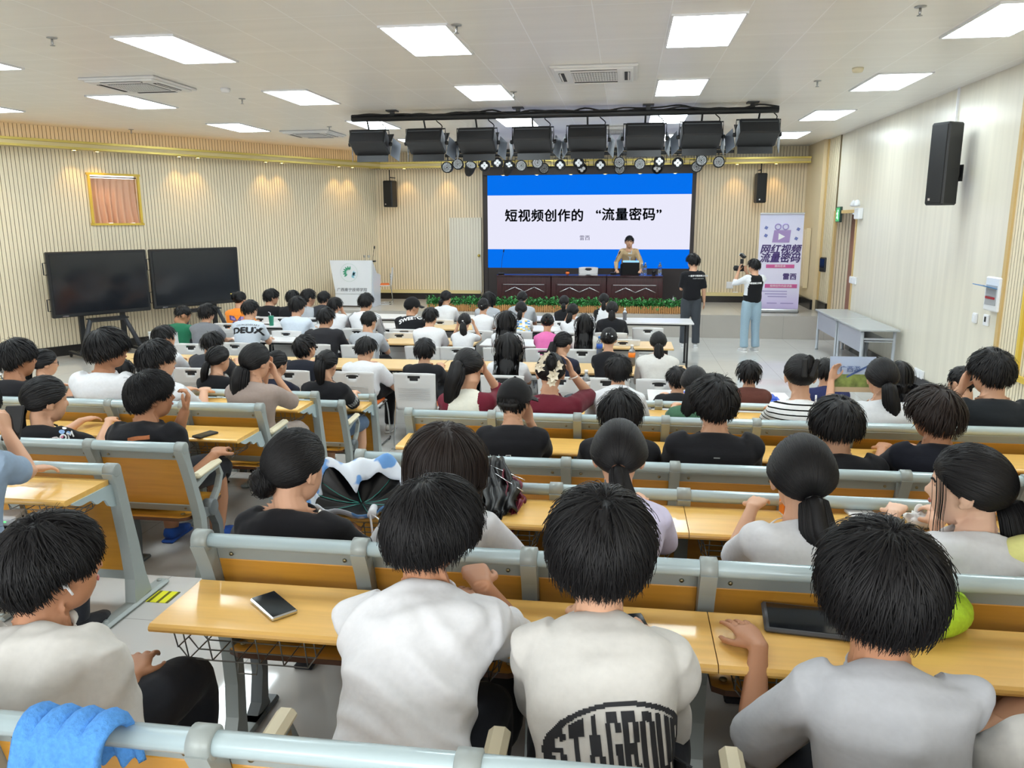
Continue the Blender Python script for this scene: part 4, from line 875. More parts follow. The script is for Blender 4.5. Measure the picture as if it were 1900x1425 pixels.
    if style == 'short' or style == 'mop':  # a few stray locks standing up at the crown
        k = (60, 22, 5)[lod]; q2 = nrm(cr+rn.normal(0, .35, (k, 3))); t_ = np.linspace(0, 1, 5)[None, :, None]; out = nrm(q2+rn.normal(0, .6, (k, 3))); P2 = (q2*(head_r(q2)+hair_t(q2, st)*.9)[:, None])[:, None]+out[:, None]*.035*t_+np.array((0, 0, -.012))*t_**2; ribbons(mb, P2, np.full(k, wd*.45), rn=rn)
    if style == 'long':
        Lm = long_len or .5; k = 10; z = np.linspace(-.02, -Lm*.92, k); yb = [(-.055 if back is None or zz > -.1 else min(-.055, back(np.array([zz]))[0]+.015)) for zz in z]
        mb.tube([(0, y, zz) for y, zz in zip(yb, z)], np.c_[np.interp(np.linspace(0, 1, k), [0, .25, .6, 1], [.082, .09, .095, .055]), np.interp(np.linspace(0, 1, k), [0, .3, 1], [.05, .03, .015])], 18, up=(0, 1, 0))
    mb.tail0 = mb.n
    if tail is not None and tail.get('L'):
        tie = nrm(np.array(tail['dir'])); p0 = tie*(head_r(tie[None])[0]+.012); Lt = tail['L']; lx = tail.get('x', 0.); yb = tail.get('y', -.03); fat = 1.3*tail.get('fat', .027)
        C = smooth_path([p0*.9, p0+tie*.018, p0+(lx*.15, yb*.9, -.06*Lt/.3), p0+(lx*.5, yb*1.0, -Lt*.4), p0+(lx*.85, yb*.9, -Lt*.75), p0+(lx, yb*.8, -Lt)], 4); k = len(C); rad = np.interp(np.linspace(0, 1, k), [0, .12, .2, .45, .75, 1], [.016, .013, fat*.8, fat, fat*.8, .006])
        mb.tube(C, np.c_[rad, rad*.75], (18, 12, 9)[lod], up=(0, 1, 0)); nt = (700, 200, 50)[lod]; a = rn.uniform(0, 2*PI, nt); rr = rn.uniform(.92, 1.12, nt); tt = np.gradient(C, axis=0); tt = nrm(tt); ux = nrm(np.cross(tt, np.array((0, 1., 0)))); uy = nrm(np.cross(ux, tt)); i0 = 2
        PP = C[None, i0:]+(np.cos(a)*rr)[:, None, None]*ux[None, i0:]*rad[None, i0:, None]+(np.sin(a)*rr*.75)[:, None, None]*uy[None, i0:]*rad[None, i0:, None]; PP = PP[:, ::2] if PP.shape[1] > 12 else PP
        PP[:, -1] += rn.normal(0, .01, (nt, 3))
        T_ = PP; V = MB(); ribbons(mb, T_, wd*.9*rn.uniform(.7, 1.3, nt), up_from=np.array((0, 0.05, -Lt*.5)), rn=rn)
    mb.tail1 = mb.n
    if style in ('bun', 'claw'):
        tie = nrm(np.array((tail or {}).get('dir', (0, -.9, -.35)))); p0 = tie*(head_r(tie[None])[0]+.028); R_ = (.045, .036, .045) if style == 'bun' else (.03, .03, .055); mb.ell(p0, R_, nu=16, nv=10); nb = (130, 50, 20)[lod]; Pb = []
        for i in range(nb):
            a0 = rn.uniform(0, 2*PI); ax = nrm(rn.normal(size=3)*.5+tie); u = nrm(np.cross(ax, (0.1, .2, 1))); v = np.cross(ax, u); a = np.linspace(a0, a0+2.2, 6); rr = rn.uniform(.9, 1.15); Pb.append(p0+(np.outer(np.cos(a), u)+np.outer(np.sin(a), v))*np.array(R_)*rr+ax*rn.uniform(-.02, .02))
        ribbons(mb, np.array(Pb), np.full(nb, wd*1.1), up_from=p0, rn=rn)
    return mb
def ik(S, W, l1, l2, pole):
    S, W = np.array(S, float), np.array(W, float); D = W-S; d = np.linalg.norm(D); mx = (l1+l2)*.985
    if d > mx: W = S+D/d*mx; D = W-S; d = mx
    a = (l1*l1-l2*l2+d*d)/(2*d); h = math.sqrt(max(l1*l1-a*a, 0)); u = D/d; p = np.array(pole, float); p = p-u*p.dot(u); p /= np.linalg.norm(p)+1e-9
    return S+u*a+p*h, W
def hand(mb, W, D, N_, side, curl=.35, spread=.12, b=1., fr=.0085, seg=8, point=None):
    """palm, four unequal jointed fingers and a thumb from its side; D along the fingers, N_ where the palm faces"""
    D = nrm(D); N_ = nrm(np.array(N_, float)-D*np.dot(N_, D)); X = np.cross(D, N_)*side   # X points to the thumb side
    mb.tube([W-D*.01, W+D*.02*b, W+D*.055*b, W+D*.088*b], np.array([(.026, .02), (.032, .017), (.041, .0155), (.038, .012)])*b, 12, up=N_, sq=2.6)
    for i, (o, ln) in enumerate(((.029, .072), (.010, .080), (-.009, .075), (-.027, .058))):
        base = W+(D*.082+X*o)*b; dv = nrm(D+X*spread*(o/.03)); c = curl*(1+.12*i); P = [base-D*.012]; p = base; P.append(p)
        for j, fr_ in enumerate((.45, .31, .24)):
            a = c*(j+.6); p = p+(dv*math.cos(a)+N_*math.sin(a))*ln*fr_*b; P.append(p)
        mb.tube(P, [fr*1.05*b, fr*b, fr*.98*b, fr*.9*b, fr*.7*b], seg)
    tb = W+(D*.022+X*.026+N_*.004)*b; t1 = tb+(D*.028+X*.026+N_*.012)*b; t2 = t1+(D*.03+X*.008+N_*.012)*b; t3 = t2+(D*.024-X*.002+N_*.006)*b
    mb.tube([tb-D*.012-X*.012, tb, t1, t2, t3], np.array([.012, .0125, .0105, .0095, .007])*b, seg)

# ------------------------------------------------------------------ people: builder
def cloth(name, c, pat=None, **k):
    if name in _M: return _M[name]
    m = mat(name, c, .88, spec=.2); add_noise(m, (55, 55, 55), k.get('amt', .03), bump=.35, bscale=(9, 9, 16), bdist=.012); N, L, b = nodes(m)
    b.inputs['Sheen Weight'].default_value = .08
    if pat == 'stripes': line_grid(m, .031, 0, .004, .0, ax=('Z', 'X'))
    return m
SKINS = [M['skin'], M['skin2'], M['skin3']]
TODO = []            # (object, voxel, smoothing, fold amplitude, post function)
PEOPLE = {}
TS = ((-.03, .165, .125), (.1, .172, .128), (.3, .162, .118), (.55, .174, .12), (.74, .198, .118), (.86, .196, .104), (.945, .142, .085), (1., .082, .068))
def person(key, label, u, v, w, row, hair='short', shirt=('tee_black', (26, 26, 30)), sex='m', turn=0, nod=8, tilt=0, byaw=0, L='desk', R='desk', skin=0, trousers=('trousers_dark', (34, 36, 42)), sleeve=.72, dy=0., dx=0., b=None, hc='hair', tail=None, long_len=None, whorl=None,
           shorts=False, raglan=None, scoop=0., seed=None, eyes=False, glasses=None, extras=(), legs='sit', wmul=1., neck=.146, nape=None, zadd=0., group=None, hipdy=0., shoes=('shoe_dark', (40, 40, 44)), lod=None, fold=1., curlL=.35, curlR=.35, part=0.):
    yhip, yhead, fl = row; yhead += dy; yhip += hipdy; p = at_y(u, v, yhead); z = depth(p); st = STY[hair]; seed = seed if seed is not None else int(u*7+v)
    s = float(np.clip(w*z/FPX/st['w']*wmul, .86, 1.16)); lod = lod if lod is not None else (0 if z < 3.3 else 1 if z < 6.2 else 2); b = b or (s*(1.0 if sex == 'm' else .9))
    t = thing('person', label, 'person', (p[0]+dx, yhip, fl), math.radians(byaw), group); PEOPLE[key] = dict(t=t)
    ty, by = math.radians(turn), math.radians(byaw); Rb = rot('Z', by)
    def loc(wp): return Rb.T @ (np.array(wp)-np.array((p[0]+dx, yhip, fl)))
    Hc = loc((p[0], yhead, p[2]-(.112+st['t']*.8)*s+zadd)); Rh = rot('Z', ty) @ rot('X', -math.radians(nod)) @ rot('Y', math.radians(tilt))
    def hd(q): return Rh @ (np.array(q)*s)+Hc
    Nb = Hc+rot('Z', ty*.4) @ np.array((0, -.052, -neck))*s; hip = np.array((0, 0, .53 if legs == 'sit' else .93)); zn = Nb[2]
    mid = hip*.45+Nb*.55; C = mid+np.array((0, -.075 if legs == 'sit' else -.02, .03)); tt = np.array([q[0] for q in TS]); sp = ((1-tt)**2)[:, None]*hip+(2*tt*(1-tt))[:, None]*C+(tt**2)[:, None]*Nb
    fem = sex == 'f'; wx = np.array([q[1] for q in TS])*b*(1 if not fem else np.array([1.02, 1.0, .9, .95, .96, .95, .97, 1.0])); wy = np.array([q[2] for q in TS])*b
    wx[-1] += scoop; wy[-1] += scoop*.4
    bm = MB(); sm = MB(); vb = float(np.clip(.00135*z, .0045, .011)); vs = float(np.clip(.0026*z, .0062, .018))
    # head and neck
    d, f = sphere_dirs(40, 28); bm.add((d*head_r(d)[:, None]*s) @ Rh.T+Hc, f)
    for sx in (-1, 1):
        e = MB(); e.ell((sx*.081, -.012, -.012), (.009, .019, .031), rot('Z', sx*-.35) @ rot('X', -.15), 14, 10).ell((sx*.079, .0, -.036), (.008, .010, .011), None, 10, 8).tube([(sx*.083-sx*.002, .008+.0, -.02), (sx*.092, -.016, .012), (sx*.092, -.03, -.008), (sx*.084, -.02, -.036)], .0045, 6); bm.add(np.concatenate(e.V)*s @ Rh.T+Hc, e.F)
    bm.tube([hd((0, -.02, -.03)), hd((0, -.03, -.09)), Nb+(0, .008, .03), Nb+(0, .0, -.04)], np.array([.055, .054, .058, .075])*s*(.9 if fem else 1), 16, up=(0, 1, 0))
    bm.tube(sp[1:-1], np.c_[wx[1:-1]*.82, wy[1:-1]*.8], 18, up=(0, 1, 0)); bm.tube([sp[-2], Nb+(0, 0, -.015)], np.array([(.13, .075), (.065, .055)])*b, 16, up=(0, 1, 0))
    # shirt
    sm.tube(sp, np.c_[wx, wy], 26, up=(0, 1, 0), sq=2.25)
    Tn = nrm(sp[-1]-sp[-2]); ca = np.linspace(0, 2*PI, 22, endpoint=False); cn = sp[-1]+Tn*.004; sm.tube([cn+np.array((math.cos(a)*wx[-1]*.93, math.sin(a)*wy[-1]*.93-.002, -math.sin(a)*-.012)) for a in ca], .0095*b, 8, closed=True)
    ends = {}
    for side, spec, curl in ((-1, L, curlL), (1, R, curlR)):
        J = sp[5]+np.array((side*.153*b*(.93 if fem else 1), -.004, -.012)); l1, l2 = .285*b, .25*b; pole = (side*.32, -.3, -1); palm = (0, 0, -1.); D = None
        if isinstance(spec, str):
            W = {'desk': (side*.10, .49, .775), 'lap': (side*.12, .33, .64), 'cross': (-side*.06, .27, .70), 'down': (side*.25, .06, zn-.62), 'wide': (side*.26, .4, .775)}[spec]
            if spec in ('desk', 'wide'): D = (-side*.5, 1, -.05); pole = (side*.5, -.2, -1)
            if spec == 'lap': pole = (side*.8, -.6, -.3)
            if spec == 'down': palm = (-side, 0, 0); pole = (side*.2, -1, 0)
        else:
            k = spec[0]
            W = hd(spec[1:4]) if k == 'h' else loc(spec[1:4]) if k == 'w' else spec[1:4]
            if k == 'h': palm = nrm(Hc-np.array(W)); D = (-.25*side, .1, 1.); pole = (side*.4, .2, -1)
            if k in ('w', 'b'): D = (-side*.3, 1, -.05)
            if len(spec) > 4 and spec[4] is not None: pole = spec[4]
            if len(spec) > 5 and spec[5] is not None: palm = spec[5]
            if len(spec) > 6 and spec[6] is not None: D = spec[6]
        E_, W = ik(J, W, l1, l2, pole); D = nrm(W-E_) if D is None else nrm(nrm(np.array(D, float))*.8+nrm(W-E_)*.2)
        bm.tube([J+(-side*.03, 0, 0), J*.6+E_*.4, E_*.94+J*.06, E_, E_*.7+W*.3, W*.9+E_*.1, W], np.array([.05, .046, .039, .038, .039, .027, .026])*b*(.88 if fem else 1), 14)
        hand(bm, W, D, palm, -side, curl, b=b*(.9 if fem else 1), fr=max(.0085, vb*.8)); ends[side] = (J, E_, W, D)
        f_ = sleeve; a = [J+(-side*.04, 0, .005), J+(side*.005, 0, -.005)]; rr = [.078, .077]
        for q in (.35, .7, 1.):
            g = q*min(f_, 1); a.append(J*(1-g)+E_*g); rr.append(.073-.006*q if f_ <= 1 else .066-.014*q)
        if f_ > 1: a += [E_*(1-q)+W*q for q in (.4, f_-1)]; rr += [.047, .036]
        sm.tube(a, np.array(rr)*b*(.92 if fem else 1), 18)
    body = bm.build('body', SKINS[skin], t); TODO.append((body, vb, 3, 0, None))
    smat = cloth(*shirt) if isinstance(shirt, tuple) else shirt
    so = sm.build('shirt', [smat]+([cloth(*raglan)] if raglan else []), t); pf = None
    if raglan:
        JJ = [(ends[q][0], ends[q][1]) for q in (-1, 1)]
        def pf(V, JJ=JJ):
            m = np.zeros(len(V), int)
            for (J, E2) in JJ:
                sd = np.sign(J[0]); m |= ((V[:, 0]*sd > abs(J[0])*.62+.25*(J[2]+.06-V[:, 2]).clip(0, .2)) & (V[:, 2] > J[2]-.30)).astype(int)
            return m
    TODO.append((so, vs, (16, 8, 4)[lod], (.013 if lod == 0 else .0055)*fold*b, pf))
    if lod < 2:
        cl = MB(); rx, ry = wx[-1]*.90, wy[-1]*.90; P = [sp[-1]+np.array((math.cos(a)*rx, math.sin(a)*ry, -.012-.010*math.sin(a)+.004)) for a in ca]; cl.tube(P, np.full((len(P), 2), 1.)*np.array((.0075, .0135))*b, 10, closed=True); cl.build('collar', smat, t)
    # legs
    tm = cloth(*trousers); lm = MB()
    if legs == 'sit':
        LG = [[(sx*.085*b, .0, .53), (sx*.13*b, .24, .535), (sx*.15*b, .43, .50), (sx*.145*b, .43, .30), (sx*.14*b, .40, .09)] for sx in (-1, 1)]; rad = [.095, .085, .065, .056, .05]
    else: LG = [[(sx*.085*b, 0, .92), (sx*.095*b, .0, .7), (sx*.105*b, .012, .5), (sx*.11*b, .0, .28), (sx*.115*b, -.02, .08)] for sx in (-1, 1)]; rad = [.105, .1, .082, .075, .078]
    for P in LG:
        Q = P[:3]+([tuple(np.array(P[2])*.9+np.array(P[3])*.1)] if shorts else []) if shorts else P; lm.tube(smooth_path(Q, 3), np.interp(np.linspace(0, 1, (len(Q)-1)*3+1), np.linspace(0, 1, len(Q)), (rad[:len(Q)] if not shorts else [.1, .095, .085, .08][:len(Q)]))*b, 14)
    lm.ell((0, 0, hip[2]), (.165*b, .12, .11)); tr = lm.build('trousers' if not shorts else 'shorts', tm, t); TODO.append((tr, max(vs, .012), 4, .004, None))
    if shorts:
        cm = MB()
        for P in LG: cm.tube(smooth_path([P[2], P[3], P[4]], 3), np.array([.052, .052, .054, .056, .05, .044, .038])*b, 12)
        cm.build('calves', SKINS[skin], t)
    for P in LG:
        a = np.array(P[-1]); sh = MB().tube([a+(0, -.05, -.045), a+(0, -.03, -.035), a+(0, .05, -.04), a+(0, .13, -.055), a+(0, .18, -.06)], np.array([(.03, .03), (.04, .045), (.043, .042), (.045, .028), (.03, .02)]), 14, up=(0, 0, 1), sq=2.6); sh.box((a[0], a[1]+.06, a[2]-.08), (.085, .26, .02), bev=.008); sh.build('shoe', cloth(*shoes), t)
    # hair
    def back(zz):
        q = (zz*s+Hc[2]); ys = np.interp(q, sp[:, 2], sp[:, 1]-wy*1.0); return (ys-Hc[1])/s-.012
    hm = hair_mesh(hair, seed, lod, tail, long_len, back if hair == 'long' else None, whorl, part); V = np.concatenate(hm.V)*s
    if tail is not None or hair == 'long':   # tails and long falls keep hanging plumb when the head nods
        k = sstep(-V[:, 2]/s, .07, .2)[:, None] if hair == 'long' else np.zeros((len(V), 1))
        if hair != 'long': k[hm.tail0:hm.tail1] = 1
        Vr = V @ Rh.T; Vy = V @ rot('Z', ty*.5).T; tie = nrm(np.array(tail['dir']))*.115*s if tail else np.zeros(3); off = Rh @ tie-rot('Z', ty*.5) @ tie
        V = Vr*(1-k)+(Vy+off)*k
    else: V = V @ Rh.T
    hm.V = [V+Hc]; ho = hm.build('hair', M[hc], t)
    if tail is not None and tail.get('band'):
        tie = nrm(np.array(tail['dir'])); pp_ = tie*(head_r(tie[None])[0]+.02); c0 = hd(pp_); R2 = np.array(Vector(Rh @ tie).to_track_quat('Z', 'Y').to_matrix()); MB().tube([c0+R2 @ np.array((math.cos(a)*.018*s, math.sin(a)*.018*s, 0)) for a in ca], .006*s, 8, closed=True).build('hair_tie', M[tail['band']] if isinstance(tail['band'], str) else tail['band'], t)
    if eyes:
        for sx in (-1, 1):
            q = nrm(np.array((sx*.33, .93, .035))); r0 = head_r(q[None])[0]; eo = MB(); eo.ell(hd(q*(r0-.0095)), (.0125*s,)*3, nu=12, nv=8); eo.ell(hd(q*(r0-.0095)+(0, .0078, 0)), (.0065*s,)*3, nu=10, nv=6, m=1); eo.build('eye', [M['eyew'], M['eyed']], t)
            bp = [nrm(np.array((sx*x, .9, z_))) for x, z_ in ((.16, .2), (.32, .26), (.5, .2))]; MB().tube(smooth_path([hd(q2*(head_r(q2[None])[0]+.001)) for q2 in bp], 3), (.0016*s, .004*s), 6).build('eyebrow', M[hc], t)
        lp2 = [nrm(np.array((x, .9, z_))) for x, z_ in ((-.17, -.5), (0, -.49), (.17, -.5))]; MB().tube(smooth_path([hd(q2*(head_r(q2[None])[0]+.0005)) for q2 in lp2], 3), [(.003*s, .005*s)]*3+[(.004*s, .007*s)]+[(.003*s, .005*s)]*3, 6).build('lips', M['lip'], t)
    if glasses:
        g = MB()
        for sx in (-1, 1):
            c0 = np.array((sx*.033, .098, .004)); g.tube([hd(c0+np.array((math.cos(a)*.024, -abs(sx*.033+math.cos(a)*.024)*.15, math.sin(a)*.019))) for a in np.linspace(0, 2*PI, 16, endpoint=False)], .0016, 5, closed=True)
            g.tube([hd((sx*.058, .09, .008)), hd((sx*.08, .03, .008)), hd((sx*.083, -.015, .004)), hd((sx*.08, -.03, -.014))], .0018, 5)
        g.tube([hd((-.01, .099, .008)), hd((.01, .099, .008))], .0016, 5).build('glasses', M[glasses], t)
    PEOPLE[key].update(hd=hd, s=s, Hc=Hc, Rh=Rh, ends=ends, shirt=so, b=b, sp=sp, z=z, loc=loc, X=p[0]+dx, yhip=yhip, fl=fl, body=body)
    return t
def cap_on(key, backwards=False, strap=True):
    q = PEOPLE[key]; s, Rh, Hc = q['s'], q['Rh'], q['Hc']; m = MB(); d, f = sphere_dirs(40, 28); az = np.arctan2(abs(d[:, 0]), d[:, 1] if not backwards else -d[:, 1]); lim = np.interp(az, [0, 1.2, PI], [.22, .06, -.12]); r = head_r(d)+.026+.002*(abs(np.sin(np.arctan2(d[:, 0], d[:, 1])*3)) < .06)
    hole = (az > 2.62) & (d[:, 2] < .20) & (d[:, 2] > -.02) if strap else np.zeros(len(d), bool); ins = (d[:, 2] > lim) & ~hole; V = d*np.where(ins, r, head_r(d)-.012)[:, None]; m.add(V*s @ Rh.T+Hc, f); m.ell(Hc+Rh @ np.array((0, -.01, .145))*s, (.008, .008, .005), nu=8, nv=6)
    o = m.build('cap', cloth('cap_black', (26, 26, 28)), q['t']); sg = -1 if backwards else 1
    br = MB(); V = []; n = 12
    for s_ in (0, 1):
        for j in range(5):
            for i in range(n+1):
                a = (i/n-.5)*2.1; rr = .098+.068*j/4*math.cos(a*.75); V.append((math.sin(a)*rr*.95, sg*(math.cos(a)*rr+.01), .035-.012*j/4-.05*(math.sin(a)**2)*.6-(.006 if s_ else 0)))
    k = 5*(n+1); F = [(j*(n+1)+i, j*(n+1)+i+1, (j+1)*(n+1)+i+1, (j+1)*(n+1)+i) for j in range(4) for i in range(n)]; F += [tuple(k+x for x in q2[::-1]) for q2 in F]; F += [(4*(n+1)+i, 4*(n+1)+i+1, k+4*(n+1)+i+1, k+4*(n+1)+i) for i in range(n)]
    br.add(np.array(V)*s @ Rh.T+Hc, F).build('brim', _M['cap_black'], o)
    if strap: MB().tube([Hc+Rh @ (np.array((math.sin(a)*.105, -math.cos(a)*.125*sg, -.012))*s) for a in np.linspace(-.6, .6, 9)], (.004, .011), 8).build('strap', M['blackm'], o)

# ------------------------------------------------------------------ people: everyone in the hall
BK = ('tee_black', (27, 27, 31)); WH = ('tee_white', (224, 225, 228)); OW = ('tee_offwhite', (212, 210, 205)); GY = ('tee_grey', (176, 180, 186)); LB = ('tee_pale_blue', (206, 216, 228)); NV = ('tee_navy', (36, 38, 56)); DG = ('tee_charcoal', (56, 57, 62))
JB = ('jeans_blue', (92, 112, 140)); DK = ('trousers_dark', (34, 36, 42))
def row(rail, fl, hip=.275, head=.36): return (rail+hip, rail+head, fl)
R0 = row(1.31, FA, .28, .42); R1 = row(2.28, FA); R2 = row(3.86, FB); R3 = row(4.82, FB); C0 = row(6.2, 0)
C1 = (8.0, 8.16, 0); C2 = (9.75, 9.93, 0); C3 = (11.25, 11.42, 0); C4 = (12.45, 12.62, 0); CF = (6.75, 6.9, 0)
def tl(L, x=0., d=(0, -.95, -.3), y=-.05, **k): return dict(dir=d, L=L, x=x, y=y, **k)
# back row (nearest the camera)
person('bud', 'person in a white tee with a white earbud, left end of the closest bench', 88, 955, 176, R0, 'short', OW, turn=-38, skin=1, L=('b', -.12, .22, .62), R=('b', .10, .23, .63), dx=.03, dy=.02, eyes=True, sleeve=.85, b=1.1, wmul=.92, nod=4, whorl=(.1, -.3, .95))
person('fist', 'person in a plain white tee leaning forward on the desk beside a black phone', 803, 886, 176, R0, 'mop', WH, neck=.165, turn=-28, dy=.28, nod=18, R=('w', *at_z(893, 1085, FA+.88), (.45, -.1, -1)), L=('b', .02, .5, .76), skin=1, seed=11, sleeve=.85, fold=1.5, curlR=1.15)
person('group', 'person in an off-white tee with a large black oval print across the back', 1117, 906, 198, R0, 'mop', OW, neck=.178, dy=.16, dx=.03, nod=8, L=('w', *at_z(1072, 1150, FA+.77)), R=('w', *at_z(1185, 1190, FA+.775)), skin=0, seed=21, sleeve=.9, b=1.0, fold=1.2, curlL=.8, curlR=.75)
person('tablet', 'person in a mottled light grey tee reaching one hand toward a tablet', 1642, 968, 224, R0, 'mop', ('tee_melange', (186, 188, 193)), neck=.165, dy=.1, nod=10, tilt=4, L=('w', *at_z(1408, 1200, FA+.752), (-.35, -.4, -1), (0, 0, -1), (-.5, .9, 0)), R='desk', skin=1, seed=33, sleeve=.95, fold=1.4, curlL=.22, b=.97)
person('edge', 'person in a white tee cut off by the lower right edge of the photo', 2090, 1100, 220, R0, 'short', OW, dy=.0, seed=5, sleeve=.9, L='lap', R='lap')
# row before it
person('lowbun', 'person in a black tee with hair in a loose low bun, beside the open umbrella', 547, 798, 112, R1, 'bun', BK, 'f', turn=-24, nod=10, skin=0, tail=dict(dir=(-.42, -.8, -.42), L=0), scoop=.018, seed=3, dy=.0, L='lap', R='lap')
person('brown', 'person in a white tee with long loose brown-tinged hair, facing the desk with both umbrellas', 826, 787, 118, R1, 'long', WH, 'f', nod=14, hc='hairb', long_len=.30, seed=9, dy=.12, L='lap', R='lap')
person('lav', 'person in a pale lavender tee with a ponytail tied by a brown band', 1150, 780, 100, R1, 'pony', ('tee_lavender', (212, 206, 232)), 'f', nod=12, tail=tl(.28, .07, band='edge'), dy=.14, seed=4, wmul=1.05)
person('lowpony', 'person in a white tee with a thick low ponytail and black hair tie', 1492, 808, 126, R1, 'pony', WH, 'f', nod=8, tail=tl(.33, .06, d=(.12, -.93, -.48), band='black', fat=.036), scoop=.022, dy=.08, seed=6)
person('profile', 'person in a white tee turned left in profile, with red cord necklace and side ponytail', 1802, 826, 140, R1, 'pony', WH, 'f', turn=62, nod=4, tail=tl(.34, .05, d=(.25, -.9, -.42), band='black', fat=.036), scoop=.03, eyes=True, skin=2, seed=8, dy=.06, wmul=.9)
person('yellow', 'person in a pale yellow tee mostly cut off at the right edge', 1990, 850, 120, R1, 'short', ('tee_yellow', (232, 230, 150)), seed=15, L='wide')
# second group, rear row
person('capguy', 'person in a black tee and black baseball cap with white lettering on the back', 955, 706, 64, R2, 'cap', BK, nod=6, turn=-14, seed=2, skin=0, R=('h', .05, .13, -.13))
person('mid', 'person in a black tee with thick short hair, behind the lavender tee', 1152, 722, 84, R2, 'mop', BK, nod=16, dy=.12, seed=12)
person('tall', 'person in a black tee with a small grey tag on the back collar', 1327, 695, 84, R2, 'short', BK, turn=10, nod=4, seed=13, skin=0)
person('bowl', 'person in a black tee with a rounded bowl cut', 1556, 735, 90, R2, 'bowl', BK, nod=12, seed=14, skin=0, zadd=-.0)
person('wavy', 'person in a dark navy tee with tousled brownish hair', 1737, 715, 98, R2, 'mop', ('tee_ink', (24, 26, 36)), turn=30, nod=8, hc='hairb', seed=16, skin=1)
# second group, front row
person('raglan', 'person in a cream raglan tee with maroon sleeves, leaning on one hand', 870, 647, 58, R3, 'pony', ('tee_cream', (226, 224, 210)), 'f', nod=26, tilt=-14, raglan=('sleeve_maroon', (112, 32, 50)), sleeve=1.35, tail=tl(.30, -.06, d=(-.35, -.9, .05), y=-.07, band='white', fat=.04), R=('h', .09, .06, -.02), seed=17, dy=.1)
person('maroon', 'person in a maroon tee with white flowers in upswept hair, hand at the temple', 1022, 655, 58, R3, 'claw', ('tee_maroon', (100, 30, 44)), 'f', nod=12, tail=dict(dir=(.1, -.85, .4)), R=('h', .13, .05, .0), sleeve=.95, skin=0, seed=18, b=1.08)
person('cord', 'person with a short fade haircut and thin cord necklace behind thick black hair', 1148, 659, 45, R3, 'short', WH, nod=6, dy=.3, seed=19)
person('greenpony', 'person in a green tee with a long black ponytail over one shoulder', 1290, 680, 52, R3, 'pony', ('tee_green_grey', (74, 112, 88)), 'f', nod=16, tail=tl(.42, -.06, d=(-.15, -.95, -.25), fat=.042), seed=20, dy=.06)
person('stripe', 'person in a white tee with thin black stripes and a dark claw clip', 1487, 658, 62, R3, 'claw', ('tee_striped', (236, 236, 236), 'stripes'), 'f', nod=8, tail=dict(dir=(.15, -.8, .45)), seed=22, sleeve=.9)
person('brochure', 'person in a white tee holding up a brochure, with a long straight ponytail', 1638, 664, 58, R3, 'pony', WH, 'f', nod=4, turn=6, tail=tl(.42, .05, d=(.0, -.96, -.28), band='black', fat=.036), L=('h', -.20, .30, -.06), R=('h', .15, .24, -.10), seed=23, b=.98, lod=1)
person('bigblack', 'broad person in a black tee resting the face on a hand, by the right wall', 1842, 646, 78, R3, 'short', ('tee_blackgreen', (28, 32, 36)), turn=18, nod=6, L=('h', -.07, .12, -.10), seed=24, b=1.12, zadd=.0)
# beyond the middle front desk, on white chairs
person('bl1', 'person in a black tee just left of the long green-shirt ponytail', 1256, 680, 40, CF, 'short', BK, turn=25, seed=25)
person('rust', 'person in a rust brown tee with a round haircut', 1390, 668, 46, CF, 'mop', ('tee_rust', (98, 58, 50)), seed=26, turn=14)
person('navy2', 'person in a navy tee beside the clear plastic drink cup', 1533, 665, 40, CF, 'short', ('tee_royal', (44, 50, 92)), seed=27)
person('bob', 'person in a black top with a short bob, right of the brochure reader', 1672, 670, 44, CF, 'long', BK, 'f', long_len=.22, seed=28, nod=14)
person('buzz', 'person in a black tee with cropped hair near the right wall', 1786, 680, 46, CF, 'crew', BK, turn=35, seed=29)
# left block
person('tie', 'person in a grey-blue tie-dye tee, elbow on the desk, cut off at the left', -62, 700, 90, (2.62, 2.72, FA), 'short', ('tee_tiedye', (140, 160, 182)), R=('w', *(at_y(12, 800, 2.95)), (.6, .1, -1.), (-1, 0, 0), (-.3, .3, 1)), seed=30, curlR=.9, skin=0, hipdy=-.02)
person('freedom', 'person in a black tee printed with flowers, low ponytail tied in white, left block', 82, 698, 74, R2, 'pony', BK, 'f', turn=-34, nod=10, tail=tl(.2, .02, d=(-.25, -.9, -.45), band='white'), seed=31, scoop=.012)
person('chin', 'person in a black tee with a brown leather patch, fingers held to the mouth', 278, 687, 78, R2, 'short', BK, turn=-48, nod=2, L=('h', .02, .15, -.09), R=('w', -2.42, 4.24, FB+.70), skin=1, shorts=True, trousers=DK, seed=32, eyes=True, curlL=.9, lod=0, shoes=('sandal_blue', (40, 80, 160)))
person('l1', 'person in a black tee with full short hair at the far left edge', 30, 628, 60, R3, 'short', BK, turn=-30, nod=6, seed=34, skin=1)
person('g1', 'tall person in a white tee with glasses and bowl-like hair, left block', 198, 607, 70, R3, 'bowl', WH, turn=-42, nod=2, glasses='black', seed=35, skin=1, dy=-.05, eyes=True)
person('g2', 'person in a white tee with wire glasses, seated ahead of the fingers-to-mouth person', 290, 630, 62, R3, 'short', WH, turn=-44, nod=4, glasses='steel', seed=36, skin=0, eyes=True)
person('taupe', 'person in a taupe tee with a long ponytail, both elbows up on the desk', 474, 637, 53, R3, 'pony', ('tee_taupe', (158, 142, 134)), 'f', turn=-26, nod=8, tail=tl(.34, -.02, d=(-.1, -.9, -.45), fat=.05, band='black'), R=('h', .05, .13, -.10), L=('h', -.05, .13, -.08), sleeve=.95, seed=37, b=1.0, trousers=('skirt_taupe', (150, 138, 130)))
